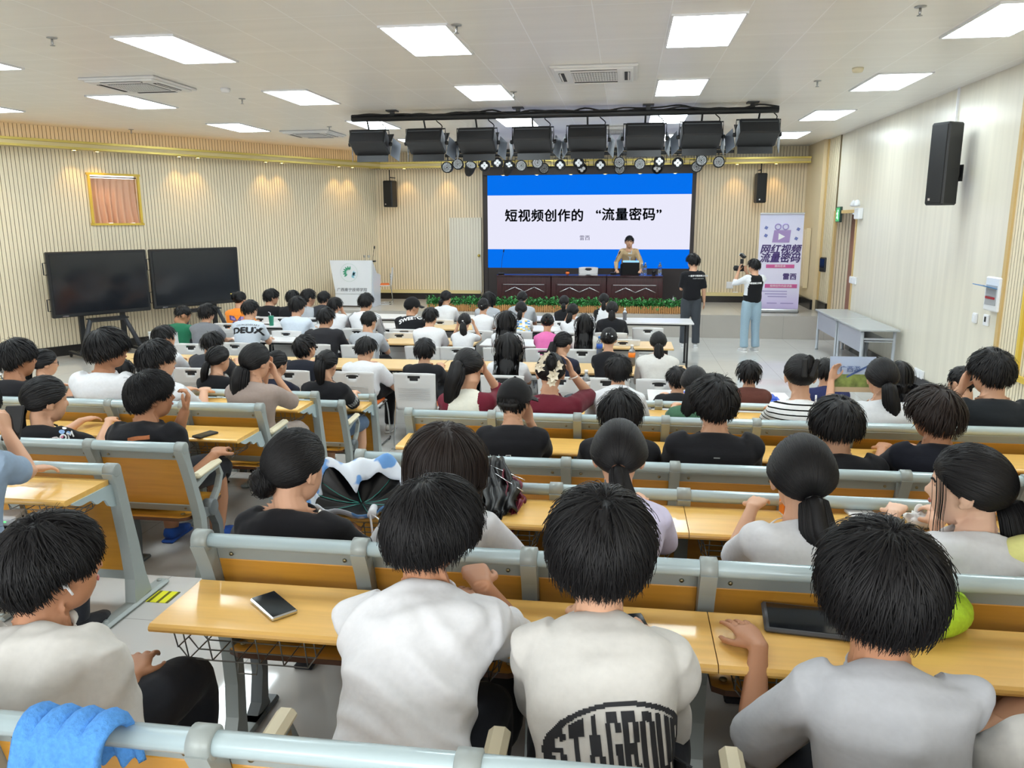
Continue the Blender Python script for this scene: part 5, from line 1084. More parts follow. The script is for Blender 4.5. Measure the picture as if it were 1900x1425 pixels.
# farthest left bench
person('side', 'person in a white jacket with black sleeve stripes and braid, far left', 82, 648, 40, C0, 'pony', ('jacket_white', (222, 224, 228)), 'f', turn=-40, tail=tl(.24), sleeve=1.8, glasses='black', seed=38)
person('half', 'small dark-haired person half hidden behind the tall white tee', 224, 665, 26, C0, 'long', BK, 'f', long_len=.3, seed=39)
person('bp', 'person in a black tee with glasses and a long ponytail, farthest left bench', 405, 641, 40, C0, 'pony', BK, 'f', turn=-32, tail=tl(.32, -.03), glasses='black', seed=40)
person('navy', 'person in a navy tee with tied hair, partly behind the taupe tee', 514, 651, 38, C0, 'bun', NV, 'f', turn=-30, nod=14, seed=41, tail=dict(dir=(-.3, -.85, -.3), L=0))
person('zig', 'person in a black tee with white zigzag sleeve trim, hair clipped back', 606, 650, 42, C0, 'claw', BK, 'f', turn=-10, nod=18, tail=tl(.22, .0, d=(.1, -.95, .1), y=-.05, fat=.034), shorts=True, trousers=('shorts_denim', (84, 104, 130)), seed=42, sleeve=.98, b=1.05, shoes=('shoe_white', (225, 225, 225)), wmul=1.0)
# first chair row
person('w3', 'person in a white tee with rounded back, seated behind the farthest left bench', 304, 603, 38, C1, 'short', WH, turn=-40, nod=6, seed=43, b=1.05)
person('d1', 'person in a charcoal tee with thick hair, bent over the wood table', 393, 615, 40, C1, 'mop', DG, turn=-30, nod=14, seed=44, b=1.08)
person('bk2', 'person in a navy black tee with head tilted up, near the wood table', 566, 620, 40, C1, 'short', ('tee_night', (32, 34, 44)), turn=-28, nod=-10, seed=45)
person('wp', 'person in a white tee on the chair with an orange seat pad, head bowed', 679, 625, 38, C1, 'short', WH, turn=-22, nod=24, seed=46, trousers=('trousers_black', (24, 24, 26)), shoes=('shoe_white', (225, 225, 225)), b=1.08, L='desk', R='lap')
person('collar', 'person in a black sweater over a brown checked collar', 788, 627, 39, C1, 'short', BK, nod=6, seed=47, b=1.02)
person('lh1', 'person in a white top with very long straight black hair, first chair row', 944, 617, 44, C1, 'long', WH, 'f', nod=10, long_len=.55, seed=48)
person('nv3', 'person in a navy tee looking down, black ponytail hanging at the left', 1046, 616, 34, C1, 'pony', NV, 'f', turn=-38, nod=20, tail=tl(.36, -.08, d=(-.3, -.9, -.2), fat=.036), seed=49)
person('dclip', 'person in a black tee wearing a big white letter hair clip', 1130, 608, 33, C1, 'claw', BK, 'f', nod=6, seed=50, tail=dict(dir=(0, -.9, .1)))
person('wp2', 'person in a loose white tee with a long ponytail and pale hair tie', 1222, 615, 32, C1, 'pony', OW, 'f', nod=6, tail=tl(.45, .03, d=(0, -.96, -.2), band='white', fat=.038), seed=51, b=1.06, sleeve=1.1)
# second chair row
person('dd', 'person in a pale tee with bold dark lettering across the shoulders', 464, 556, 29, C2, 'short', LB, turn=-24, seed=52)
person('gr1', 'person in a grey tee with wavy short hair near the left display', 384, 562, 33, (9.6, 9.75, 0), 'mop', ('tee_midgrey', (124, 126, 132)), turn=-30, seed=53)
person('bb', 'broad person in a dark charcoal tee, second chair row', 605, 570, 32, C2, 'short', ('tee_graphite', (42, 42, 46)), turn=-26, seed=54, b=1.2)
person('g3', 'person in a light grey tee with shaved sides, second chair row', 684, 577, 28, C2, 'crew', GY, turn=-14, seed=55, b=1.05, wmul=1.05)
person('w4', 'person in a white tee with a hand forward, right of the light grey tee', 799, 570, 29, C2, 'short', WH, turn=-20, seed=56)
person('wpony', 'person in a white tee, hands at the head, ponytail with a white clip', 862, 581, 25, C2, 'pony', WH, 'f', tail=tl(.36, .03, band='white', fat=.036), L=('h', -.13, .12, -.05), R=('h', .12, .12, -.04), seed=57, nod=12)
person('lh2', 'person with waist-length black hair over a white tee beside a coloured print', 940, 576, 30, C2, 'long', WH, 'f', long_len=.58, nod=10, seed=58)
person('pink', 'person in a bright pink tee with a coral hair clip', 1016, 582, 26, C2, 'claw', ('tee_pink', (226, 116, 176)), 'f', nod=12, seed=59, tail=dict(dir=(.0, -.9, .1)))
person('lh3', 'person with very long black hair in front of the black navy table group', 1085, 582, 29, C2, 'long', OW, 'f', long_len=.58, nod=8, seed=60)
# third chair row
person('lb', 'person in a pale blue tee sitting upright, third chair row', 552, 549, 34, (10.9, 11.05, 0), 'short', LB, turn=-24, seed=61, b=1.05)
person('w5', 'person in a white tee with a hand at the chin, third chair row', 621, 551, 28, C3, 'mop', WH, turn=-28, R=('h', .05, .13, -.1), seed=62, b=1.05)
person('trk', 'person in a white top with black stripes down the sleeves', 679, 543, 28, C3, 'short', WH, turn=-20, seed=63, sleeve=1.4)
person('capman', 'person in a black cap and black tee with white and green print', 765, 553, 27, C3, 'cap', BK, turn=-50, seed=64, eyes=False)
person('wb', 'person in a white tee with a small silver hair clip', 897, 553, 23, C3, 'bun', WH, 'f', seed=65, tail=dict(dir=(0, -.9, -.2), L=0), nod=10)
person('prt', 'person in a white tee with a blue and yellow picture on the back', 967, 559, 23, C3, 'pony', WH, 'f', tail=tl(.24, -.02), seed=66, nod=8)
person('wpn', 'person in a white tee with ponytail and raised hand, right of the pink tee', 1063, 563, 23, C3, 'pony', WH, 'f', tail=tl(.34, -.05, fat=.03), L=('h', -.13, .16, -.06), seed=67, turn=-15)
person('bpn', 'person in a black tee with a low ponytail held by a silver clip', 1136, 559, 24, C3, 'pony', BK, 'f', tail=tl(.3, 0, band='silver', fat=.036), seed=68, b=1.05)
person('bfly', 'person in an orange tee with a purple butterfly, hair clip on the bun', 445, 541, 24, (11.6, 11.75, 0), 'claw', ('tee_orange', (238, 138, 46)), 'f', seed=69, tail=dict(dir=(0, -.85, .3)), turn=-20, b=1.05)
# front chair row
person('k1', 'person in a black tee, broad shoulders turned, nearest the left display stand', 503, 535, 27, C4, 'short', BK, turn=-45, glasses='black', seed=70, b=1.15)
person('k2', 'person in a black tee partly hidden by the pale blue tee', 543, 538, 24, C4, 'short', BK, turn=-40, seed=71)
person('g4', 'person in a grey tee turned right, below the lectern', 572, 536, 28, C4, 'short', GY, turn=-40, seed=72, b=1.05)
person('k3', 'person in a dark tee with curly hair directly below the lectern', 601, 540, 24, C4, 'mop', DG, turn=-20, seed=73)
person('wf', 'person in a white tee with a low ponytail, alone at the front white table', 828, 539, 21, C4, 'pony', WH, 'f', turn=-25, tail=tl(.14, -.03), seed=74, b=1.0)
person('g5', 'person in a grey tee with wavy tied hair before the green planters', 906, 541, 22, C4, 'bun', GY, 'f', seed=75, b=1.02)
person('g6', 'person in a grey tee with a ponytail before the left stage desk', 969, 540, 20, C4, 'pony', GY, 'f', tail=tl(.26, -.03), seed=76, b=1.05)
person('k4', 'person in a black tee with a low ponytail before the middle stage desk', 1047, 548, 19, C4, 'pony', BK, 'f', tail=tl(.2, 0), seed=77)
person('bw', 'person in a black and white top with a ponytail before the right stage desk', 1121, 544, 20, C4, 'pony', WH, 'f', tail=tl(.3, 0), seed=78, raglan=('sleeve_black', (28, 28, 30)))
person('green', 'person in a dark green tee bending forward by the left display', 338, 567, 27, (10.6, 10.85, 0), 'crew', ('tee_green', (38, 108, 78)), turn=-45, nod=26, seed=79, b=1.15, skin=1)
# standing
person('stand', 'person standing in the aisle in a black tee with white lettering and faded black jeans', 1286, 470, 25, (15.1, 15.12, 0), 'short', BK, turn=28, legs='stand', L=('b', -.12, .28, 1.12), R='down', trousers=('jeans_faded', (66, 70, 76)), seed=80, shoes=('shoe_white', (225, 225, 225)), b=1.0, sleeve=.9)
person('photo', 'photographer in a black vest over a white tee and light jeans, camera raised', 1399, 480, 22, (14.75, 14.78, 0), 'short', ('vest_black', (25, 25, 28)), turn=30, legs='stand', raglan=('sleeve_white', (228, 230, 234)), sleeve=1.25, L=('h', -.10, .24, -.06), R=('h', .08, .20, -.10), trousers=('jeans_light', (156, 180, 196)), seed=81, shoes=('shoe_white', (225, 225, 225)), b=.98, byaw=18)
person('speaker', 'speaker in a tan shirt over a white tee, leaning on the stage desk', 1168, 437, 18, (18.35, 18.15, ST), 'crew', ('shirt_tan', (196, 168, 130)), turn=0, legs='stand', byaw=180, sleeve=1.9, eyes=True, L=('b', -.27, .36, .80, (-.6, -.6, -.4)), R=('b', .27, .34, .80, (.6, -.6, -.4)), nod=8, seed=82, trousers=DK, b=1.0, skin=0, wmul=1.0)
cap_on('capguy'); cap_on('capman', strap=False)
for k, q in PEOPLE.items():
    if q['fl'] == 0 and k not in ('stand', 'photo', 'side', 'half', 'bp', 'navy', 'zig'): 
        lab = q['t']['label'].replace('person', 'one', 1); wds = lab.split(); lab = 'white slotted chair under the '+' '.join(q['t']['label'].split()[:10]).rstrip(',')
        chair(lab, q['X'], q['yhip']-.24)
chair('empty white slotted chair at the front table left of the black cap', at_z(716, 577, .82)[0], 12.1); chair('empty white slotted chair behind the wood table, right of the light grey tee', at_z(754, 612, .82)[0], 10.7)
chair('empty white slotted chair at the right end of the second table row', at_z(1200, 600, .82)[0], 11.6)
chair('empty white slotted chair tucked in by the orange drink bottle', at_z(1160, 625, .82)[0]-.03, 10.4)

# ------------------------------------------------------------------ things on the desks and tables
def phone(lab, p, rz, case='blackm', glass='screenoff', sz=(.078, .16, .011), R=None, name='phone', cat='phone'):
    t = thing(name, lab, cat, tuple(p), rz); R = np.eye(3) if R is None else R
    MB().box(R @ (0, 0, sz[2]/2), sz, R=R, bev=.004).build('phone_case', M[case] if isinstance(case, str) else case, t); MB().box(R @ (0, 0, sz[2]+.0006), (sz[0]-.008, sz[1]-.008, .0012), R=R).build('screen_glass', M[glass], t); return t
DA, DF, DB = FA+.722, FA+.692, FB+.722
phone('black phone in a silver-edged case lying on the nearest desk', at_z(508, 1128, DA), -1.05+1.9, 'chrome', sz=(.082, .165, .014))
phone('black phone lying on the left block desk by the aisle', at_z(381, 808, DB), -.35, sz=(.078, .15, .012))
tb = thing('tablet', 'dark tablet in a grey rubber case on the nearest desk', 'tablet', tuple(at_z(1497, 1156, DA)), -.1); MB().box((0, 0, .007), (.25, .175, .014), bev=.006).build('tablet_case', mat('case_grey', (84, 86, 90), .6), tb); MB().box((0, 0, .0146), (.222, .15, .0016)).build('tablet_screen', M['screenoff'], tb)
q = at_z(1692, 1160, DA); t = thing('plush_pillow', 'lime green and white plush neck pillow on the nearest desk, behind the tablet user', 'pillow', (q[0], q[1]+.04, DA), .2)
lime = add_noise(mat('plush_lime', (178, 214, 48), .9), (60, 60, 60), .12, bump=.5, bdist=.01); P = [(.13*math.cos(a), .11*math.sin(a), .045) for a in np.linspace(-2.2, 2.2, 18)]; MB().tube(P, np.r_[.03, np.full(16, .045), .03], 14).build('plush_ring', lime, t)
MB().ell((.0, 0, .07), (.09, .075, .06)).build('white_plush_body', add_noise(mat('plush_white', (226, 226, 220), .9), (60, 60, 60), .06, bump=.4), t)
q = at_z(1605, 962, DF); nb = thing('notebook', 'white notebook lying on the desk before the low ponytail wearer', 'notebook', tuple(q), .12); MB().box((0, 0, .006), (.11, .16, .012), bev=.002).build('cover', M['paper'], nb); MB().box((0, 0, .0065), (.107, .158, .008)).build('pages', mat('page_edge', (210, 210, 205), .8), nb)
q = at_z(1706, 978, DF); b = MB(); d, f = sphere_dirs(18, 12); r = np.random.default_rng(1); b.add(d*(np.array((.055, .045, .03))*(1+.35*np.sin(d[:, :1]*9+2)*np.cos(d[:, 1:2]*11)))+np.array((0, 0, .028)), f); b.ell((.0, .02, .06), (.02, .012, .03)); tag(b.build('crumpled_tissue', M['paper'], None, tuple(q)), 'crumpled white tissue on the desk beside the profile girl', 'tissue')
q = at_z(1462, 955, DF); t = thing('drink_carton', 'orange and white drink carton half hidden by the low ponytail wearer', 'carton', tuple(q), .2); MB().box((0, 0, .07), (.06, .045, .14), bev=.003).build('carton_body', M['paper'], t); MB().box((0, -.0005, .05), (.0615, .0462, .08)).build('orange_panel', OJ, t)
for k in range(6): MB().box((-.022+.004*k, -.0245, .095), (.0022, .001, .05)).build('barcode', M['ink'], t)
# blue and white umbrella, left open and collapsed on the front desk
def umbrella(lab, pos, rz, outer, inner, rad, seed, squash, pts=()):
    t = thing('umbrella', lab, 'umbrella', pos, rz); r = np.random.default_rng(seed); nr, na = 12, 64; V = []
    for s in (0, 1):
        for j in range(nr+1):
            for i in range(na):
                a = 2*PI*i/na; q = j/nr; w_ = 1+.22*math.sin(3*a+seed)+.12*math.sin(5*a+2*seed); R_ = rad*q*w_
                h = squash*(q**1.4)*(.55+.45*math.sin(2*a+seed*.7)+.3*math.sin(5*a+seed))*(.6+.4*math.cos(a-1.2)) + .012*math.sin(8*a)*q
                V.append((R_*math.cos(a), R_*math.sin(a)*.72, max(.008, .03+h)+(.004 if s else 0)*1.0-(0 if s else .0)))
    n1 = (nr+1)*na; F = [(j*na+i, j*na+(i+1) % na, (j+1)*na+(i+1) % na, (j+1)*na+i) for j in range(nr) for i in range(na)]
    MB().add(V[:n1], F).build('canopy_outside', outer, t); MB().add(V[n1:], [q[::-1] for q in F]).build('canopy_lining', inner, t)
    rb = MB()
    for k in range(8):
        i = int(k*na/8); rb.tube([np.array(V[n1+j*na+i])+(0, 0, .005) for j in range(0, nr, 2)], .0022, 5)
    rb.build('ribs', mat('rib_teal', (70, 150, 140), .3, .6), t); return t, V[n1:]
uo = mat('umbrella_cloud', (214, 228, 244), .5); N, L, bs = nodes(uo); tc = N.new('ShaderNodeTexCoord'); no = N.new('ShaderNodeTexNoise'); no.inputs['Scale'].default_value = 9; no.inputs['Detail'].default_value = 2; L.new(tc.outputs['Object'], no.inputs[0]); rp = N.new('ShaderNodeValToRGB'); e = rp.color_ramp.elements; e[0].position = .5; e[0].color = (*lin((226, 234, 244)), 1); e[1].position = .54; e[1].color = (*lin((104, 158, 220)), 1); L.new(no.outputs['Fac'], rp.inputs[0]); L.new(rp.outputs[0], bs.inputs['Base Color'])
sheet_black = mat('umbrella_black', (13, 13, 15), .36, spec=.4)
def draped(lab, pos, rz, grid, outer, inner, edge=None):
    """crumpled canopy from a height grid: outside cloth turned up along the rim, glossy lining in the middle"""
    t = thing('umbrella', lab, 'umbrella', pos, rz); return t
q = at_z(672, 940, DF)
t = thing('umbrella', 'blue and white cloud-print umbrella lying open with its black lining up', 'umbrella', (q[0], q[1], DF), .1)
na, nr = 96, 16; V = []; VO = []
for j in range(nr+1):
    for i in range(na):
        a = 2*PI*i/na; k = j/nr; lob = 1+.10*math.cos(4*a+.6)+.05*math.sin(7*a); R_ = .235*k*lob; up = .5+.5*math.sin(a-.15); h = .012+(.155*up**1.2+.015*math.sin(6*a)+.012*math.sin(11*a+1))*k**1.8+.004*math.sin(16*a)*k
        V.append((R_*math.cos(a)*1.15, R_*math.sin(a)*.62, max(h, .006)))
F = [(j*na+i, j*na+(i+1) % na, (j+1)*na+(i+1) % na, (j+1)*na+i) for j in range(nr) for i in range(na)]
MB().add(V, F).build('canopy_lining', sheet_black, t)
for j in range(9):
    for i in range(na):
        a = 2*PI*i/na; x, y, z = V[nr*na+i]; k = j/8; fl = .10*(1+.45*math.sin(4*a+1)+.3*math.sin(7*a))*max(.12, .5+.6*math.sin(a-.4)); c, s_ = math.cos(a), math.sin(a)
        VO.append((x-c*fl*k*1.15+c*.012*math.sin(k*PI), y-s_*fl*k*.75+s_*.012*math.sin(k*PI), max(.006, z+.022*math.sin(k*PI)-fl*.55*k*k)))
F = [(j*na+i, j*na+(i+1) % na, (j+1)*na+(i+1) % na, (j+1)*na+i) for j in range(8) for i in range(na)]; co_ = MB().add(VO, F).build('canopy_rim', uo, t); md = co_.modifiers.new('s', 'SOLIDIFY'); md.thickness = .003
rb = MB()
for k in range(8):
    i = int((k+.4)*na/8); rb.tube([np.array(V[j*na+i])+(0, 0, .004) for j in range(1, nr, 3)], .002, 5)
rb.build('ribs', mat('rib_teal', (70, 150, 140), .3, .6), t)
qh = at_z(690, 955, DF)-q; H0 = np.array((qh[0], qh[1], .03)); MB().tube([H0, H0+(0.005, -.075, -.005)], [.0155, .018], 14).build('handle', M['white'], t); MB().tube(smooth_path([H0+(.0, -.07, 0), H0+(.05, -.10, -.03), H0+(.035, -.115, -.13), H0+(.02, -.12, -.15), H0+(.015, -.11, -.08), H0+(.0, -.075, 0)]), (.0045, .0015), 6).build('wrist_strap', M['white'], t)
# black umbrella with a maroon outside, half folded
q = at_z(925, 945, DF); t = thing('umbrella', 'black umbrella with maroon printed cloth, half folded over the desk edge', 'umbrella', (q[0]-.02, q[1], DF), 0); mr_ = mat('umbrella_maroon', (112, 26, 48), .5); r = np.random.default_rng(4)
def fold_sheet(P0, P1, Q0, Q1, amp, n, ph):
    A = []
    for i in range(n+1):
        for j in range(9):
            u_, v_ = i/n, j/8; p = (np.array(P0)*(1-u_)+np.array(P1)*u_)*(1-v_)+(np.array(Q0)*(1-u_)+np.array(Q1)*u_)*v_; p = p+np.array((0, -.5, 1))*amp*math.sin(u_*PI*5+ph)*(.4+v_*.6)+np.array((1, 0, .4))*amp*.5*math.sin(v_*9+ph+u_*4); A.append(p)
    return A, [(i*9+j, i*9+j+1, (i+1)*9+j+1, (i+1)*9+j) for i in range(n) for j in range(8)]
for k, (a, mm) in enumerate(((((-.10, .22, .16), (.02, .20, .17), (-.06, -.06, .02), (.10, .02, .03)), sheet_black), (((-.05, .10, .10), (.10, .10, .10), (-.02, -.13, .02), (.10, -.05, .02)), sheet_black), (((.02, .14, .13), (.09, .16, .08), (.06, .02, .05), (.125, .06, .02)), mr_), (((.08, .0, .04), (.12, .03, .04), (.04, -.16, -.10), (.09, -.13, -.06)), mr_), (((-.04, -.08, .03), (.06, -.10, .03), (-.02, -.19, -.16), (.055, -.18, -.15)), sheet_black))):
    A, F = fold_sheet(*a, .016, 18, k*1.3); o = MB().add(A, F).build('canopy_fold', mm, t); md = o.modifiers.new('s', 'SOLIDIFY'); md.thickness = .004
for k in range(2): MB().tube([(-.04+.03*k, .16-.05*k, .14-.02*k), (.12, .1-.06*k, .10-.03*k)], .0025, 5).build('rib', M['chrome'], t)
# bottles and cups
wrow = lambda u, v, z=.75: tuple(at_z(u, v, z))
bottle('small red-capped bottle of red drink at the far left', (at_y(157, 698, 6.82)[0], 6.82, .692), .21, .034, liquid=RB, cap=RB, band=RB)
bottle('green-labelled bottle cut off at the left edge', (*at_z(3, 722, FB+.8)[:2], DB), .2, .034, liquid=mat('green_drink', (60, 150, 90), .4), cap='white')
bottle('orange juice bottle on the wood table right of the letter clip wearer', (at_y(1182, 668, 8.86)[0]-.06, 8.86, .75), .24, .04, liquid=OJ, cap='white', band=OJ)
bottle('blue-labelled cola bottle beside the letter clip wearer', wrow(1112, 662), .25, .037, liquid=BL, cap=CR, band=BL)
bottle('clear water bottle with red mark on the front desk by the maroon tee', (*at_z(1087, 741, FB+.692)[:2], FB+.692), .235, .033, band=mat('label_pale', (226, 220, 220), .5), cap='white')
bottle('orange tea bottle between the raglan tee and the black cap', (-.77, 5.6, FB+.692), .25, .036, liquid=mat('tea_orange', (226, 140, 84), .3), cap='white', band=OJ)
bottle('white milk bottle on the table between two ponytails', (at_y(917, 604, 11.9)[0], 11.9, .75), .2, .033, liquid=M['paper'], cap='white')
bottle('pink drink bottle on the white table at the right of the front row', wrow(1159, 594), .2, .034, liquid=mat('pink_drink', (236, 176, 186), .4), cap='white')
t = thing('drink_cup', 'green iced drink cup with a white straw on the third row table', 'cup', wrow(504, 604)); MB().lathe([(.032, 0), (.042, .15), (.044, .155)], 16).build('cup_body', mat('cup_green', (40, 150, 122), .3), t); MB().tube([(0, 0, .1), (-.01, 0, .2), (-.04, 0, .215)], .006, 6).build('straw', M['white'], t)
q = (at_y(1521, 735, 5.6)[0], 5.6, FB+.692); t = thing('drink_cup', 'clear crumpled plastic drink cup with straw beside the striped tee', 'cup', q); MB().lathe([(.035, 0), (.05, .1), (.055, .105), (.03, .13)], 16).build('cup_body', M['glass'], t); MB().tube([(-.02, 0, .02), (-.025, 0, .18)], .007, 6).build('straw', M['white'], t)
t = thing('paper_bowl', 'white paper bowl on the table by the orange tee', 'bowl', wrow(484, 593)); MB().lathe([(.05, 0), (.08, .07), (.085, .07), (.075, .065), (.046, .006)], 18).build('bowl_body', M['paper'], t)
phone('black phone on the white table behind the bold lettered tee', at_z(513, 622, .75), .8); phone('dark phone on the white table near the green cup', at_z(499, 602, .75), 1.1)
q = at_z(1330, 742, FB+.5); t = thing('folded_banner', 'blue folded banner with white lettering lying beyond the middle front desk', 'banner', (at_y(1335, 737, 7.25)[0], 7.25, .72), -.02); b = MB()
for k in range(3): b.box((.0+.02*k, .06*k, .012+.012*k), (1.15-.1*k, .22, .02), bev=.008)
b.build('banner_cloth', mat('banner_blue', (30, 80, 190), .6), t); text('欢迎', .16, M['paper'], t, (-.1, -.02, .049), R=np.eye(3)); table('white folding table under the blue folded banner', at_y(1335, 737, 7.25)[0], 7.3, 1.3, .6, 'tblwhite')
q = (*at_z(1062, 748, FB+.692)[:2], FB+.692); t = thing('pouch', 'small dark grey pouch on the front desk next to the clear bottle', 'pouch', q); MB().ell((0, 0, .035), (.07, .045, .04)).build('pouch_body', mat('pouch_grey', (72, 76, 84), .7), t); MB().tube([(-.06, -.01, .055), (0, -.012, .074), (.06, -.01, .055)], .004, 6).build('zip', M['black'], t)
q = at_z(118, 745, DB); t = thing('wallet', 'black ridged wallet on the left block desk', 'wallet', (q[0], q[1], DB), .3); MB().box((0, 0, .015), (.19, .1, .03), bev=.006).build('wallet_body', M['blackm'], t)
for k in range(4): MB().box((0, -.051, .006+.006*k), (.18, .002, .002)).build('page_line', M['wire'], t)
q = at_z(14, 965, FA+.6); t = thing('router', 'white wireless router box with a green light in the basket of the left front desk', 'router', (q[0]-.05, q[1], FA+.585), .3); MB().box((0, 0, .02), (.2, .13, .035), bev=.006).build('casing', M['white'], t); MB().box((.06, -.066, .025), (.008, .002, .004)).build('status_light', mat('led_green', (80, 220, 110), .4, emit=(80, 230, 110), es=2), t)
for k in range(2): MB().box((.101, -.02+.03*k, .02), (.002, .014, .008)).build('port', M['slot'], t)
t = thing('towel', 'fluffy bright blue towel hung over the nearest bench rail at lower left', 'towel', (at_y(140, 1400, 1.27)[0], 1.27, FA+.85), 0); V = []; nx, ny = 28, 26
for j in range(ny+1):
    for i in range(nx+1):
        u_, v_ = i/nx, j/ny; s_ = (v_-.42)*.36; x = (u_-.5)*(.16+.05*v_)+.03*s_*2; a = np.clip(s_/.045, -PI/2, PI/2); y = math.sin(a)*.042; z = math.cos(a)*.05; ex = max(abs(s_)-.045*PI/2, 0); z -= ex*.95; y += np.sign(s_)*ex*.12; w = .010*math.sin(u_*PI*7+v_*2); V.append((x+(-.06*(v_-.5)), -y+w*.5, z+w))
o = MB().add(V, [(j*(nx+1)+i, j*(nx+1)+i+1, (j+1)*(nx+1)+i+1, (j+1)*(nx+1)+i) for j in range(ny) for i in range(nx)]).build('towel_cloth', add_noise(mat('towel_blue', (84, 150, 222), .95), (90, 90, 90), .12, bump=.6, bdist=.01), t); md = o.modifiers.new('s', 'SOLIDIFY'); md.thickness = .016
t = thing('backpack', 'black fabric bag on the floor under the nearest bench seats', 'bag', (at_z(905, 1310, FA+.2)[0], at_z(905, 1310, FA+.2)[1], FA)); MB().ell((0, 0, .2), (.13, .09, .21)).build('bag_body', M['blackm'], t); MB().tube(smooth_path([(-.05, 0, .4), (-.02, 0, .47), (.03, 0, .47), (.06, 0, .4)]), .01, 6).build('bag_strap', M['black'], t)
# ------------------------------------------------------------------ things people hold, wear or show
def pk(k): return PEOPLE[k]
def wpt(k, lp): q = pk(k); return np.array((q['X'], q['yhip'], q['fl']))+np.array(lp)
g = pk('group'); W = g['ends'][1][2]; phone('black phone in the right hand of the oval-print tee wearer', (*at_z(1180, 1165, DA+.02)[:2], DA+.012), .25)
g = pk('tie'); W = g['ends'][1][2]+g['ends'][1][3]*.07; phone('phone held up by the tie-dye tee wearer at the left edge', wpt('tie', W+np.array((.02, .03, -.04))), .3, R=rot('X', 1.0))
g = pk('brochure'); a, c = g['ends'][-1][2]+g['ends'][-1][3]*.07, g['ends'][1][2]+g['ends'][1][3]*.05; mid_ = (a*.55+c*.45)+np.array((-.02, .03, 0)); wq = wpt('brochure', mid_)
br = thing('brochure', 'travel brochure with a blue top and landscape picture held up by the white tee', 'brochure', tuple(wq), .05); bw_, bh_ = .30, .24; Rb_ = rot('X', -.15)
for nm, z0, z1, m_ in (('cover_top', .0, .5, mat('brochure_blue', (176, 190, 214), .4)), ('cover_picture', -.36, .0, add_noise(mat('brochure_landscape', (124, 138, 72), .4), (14, 14, 14), .6)), ('cover_base', -.5, -.36, mat('brochure_tan', (196, 172, 140), .4))): MB().box(Rb_ @ (0, 0, bh_*(z0+z1)/2), (bw_, .006, bh_*(z1-z0)), R=Rb_).build(nm, m_, br)
MB().box(Rb_ @ (.03, -.004, .02), (.16, .002, .012), R=Rb_ @ rot('Y', -.5)).build('printed_roof', mat('brochure_navy', (70, 96, 150), .4), br); text('广西游', .045, mat('brochure_navy', (70, 96, 150), .4), br, (-.02, -.006, .035))
ph = pk('photo'); a = (ph['ends'][-1][2]+ph['ends'][1][2])/2+np.array((0, .07, .06)); wq = pk('photo')['t'].matrix_basis @ Vector(a.tolist()); c_ = thing('camera', 'black camera with a tilted flash raised by the photographer in the vest', 'camera', tuple(wq), math.radians(18+25)); MB().box((0, 0, 0), (.15, .07, .10), bev=.015).box((0, 0, .06), (.06, .05, .03), bev=.008).build('camera_body', M['black'], c_); MB().lathe([(.045, 0), (.045, .06), (.05, .065), (.05, .11), (.042, .115)], 18, T=T4((0, .03, 0), rot('X', -PI/2))).build('lens', M['blackm'], c_); MB().box((0, -.01, .13), (.05, .05, .09), bev=.008).box((-.02, -.04, .23), (.075, .11, .055), R=rot('X', .6), bev=.01).build('flash', M['black'], c_); MB().box((-.02, .01, .26), (.065, .01, .045), R=rot('X', .6)).build('flash_window', M['paper'], c_)
b = pk('bud'); MB().ell(b['hd']((.092, -.002, -.018)), (.008, .009, .009), nu=10, nv=8).tube([b['hd']((.093, .0, -.018)), b['hd']((.094, .014, -.044))], .0035, 6).build('earbud', M['white'], b['t'])
b = pk('profile'); MB().tube(smooth_path([b['sp'][-1]+np.array((.082*math.cos(a), .072*math.sin(a)-.002, .018+.012*math.sin(a))) for a in np.linspace(PI*1.0, 2*PI, 10)], 3), .0028, 6).build('red_cord', mat('cord_red', (120, 24, 30), .6), b['t'])
b = pk('profile'); r = np.random.default_rng(5); t_ = np.linspace(0, 1, 9)[:, None]; LK = []
for i in range(20):
    o = r.normal(0, 1, 2)*(.010, .004); A_ = np.array([(-.079+o[1], .062+o[0], .05), (-.088+o[1], .06+o[0], -.02), (-.084+o[1], .066+o[0], -.09), (-.078+o[1]*2, .07+o[0]*1.6, -.17-.02*r.uniform())]); LK.append([b['hd'](p) for p in smooth_path(A_, 3)])
lk = MB(); ribbons(lk, np.array(LK), np.full(20, .0022), up_from=b['Hc'], rn=r); lk.build('side_lock', M['hair'], b['t'])
b = pk('maroon'); fl_ = MB(); r = np.random.default_rng(2)
for (x, y, z, sc) in ((-.03, -.10, .075, 1.), (-.055, -.11, .03, .9), (.055, -.115, .04, .9), (.03, -.13, -.02, 1.), (-.005, -.12, .10, .8), (.02, -.125, -.06, .8)):
    for k in range(6):
        a = k*PI/3+r.uniform(0, .4); R = rot('Y', a); P = np.array([(0, 0, 0), (.014, -.008, .016), (0, -.014, .036), (-.014, -.008, .016)])*sc*1.15 @ R.T; fl_.add([b['hd'](np.array((x, y, z))+p) for p in P], [(0, 1, 2, 3)])
    fl_.ell(b['hd']((x, y-.008, z)), (.008, .008, .008), nu=8, nv=6)
fl_.build('hair_flowers', add_noise(mat('flower_cream', (228, 218, 196), .7), (40, 40, 40), .08), b['t']); W = b['ends'][1][2]; Dm = b['ends'][1][3]; MB().tube([W-Dm*.03+np.cross(Dm, (1, 0, 0))*.03*math.cos(a)+np.cross(np.cross(Dm, (1, 0, 0)), Dm)*.03*math.sin(a) for a in np.linspace(0, 2*PI, 16, endpoint=False)], .006, 6, closed=True).build('bracelet', mat('bead_pale', (222, 206, 196), .4), b['t'])
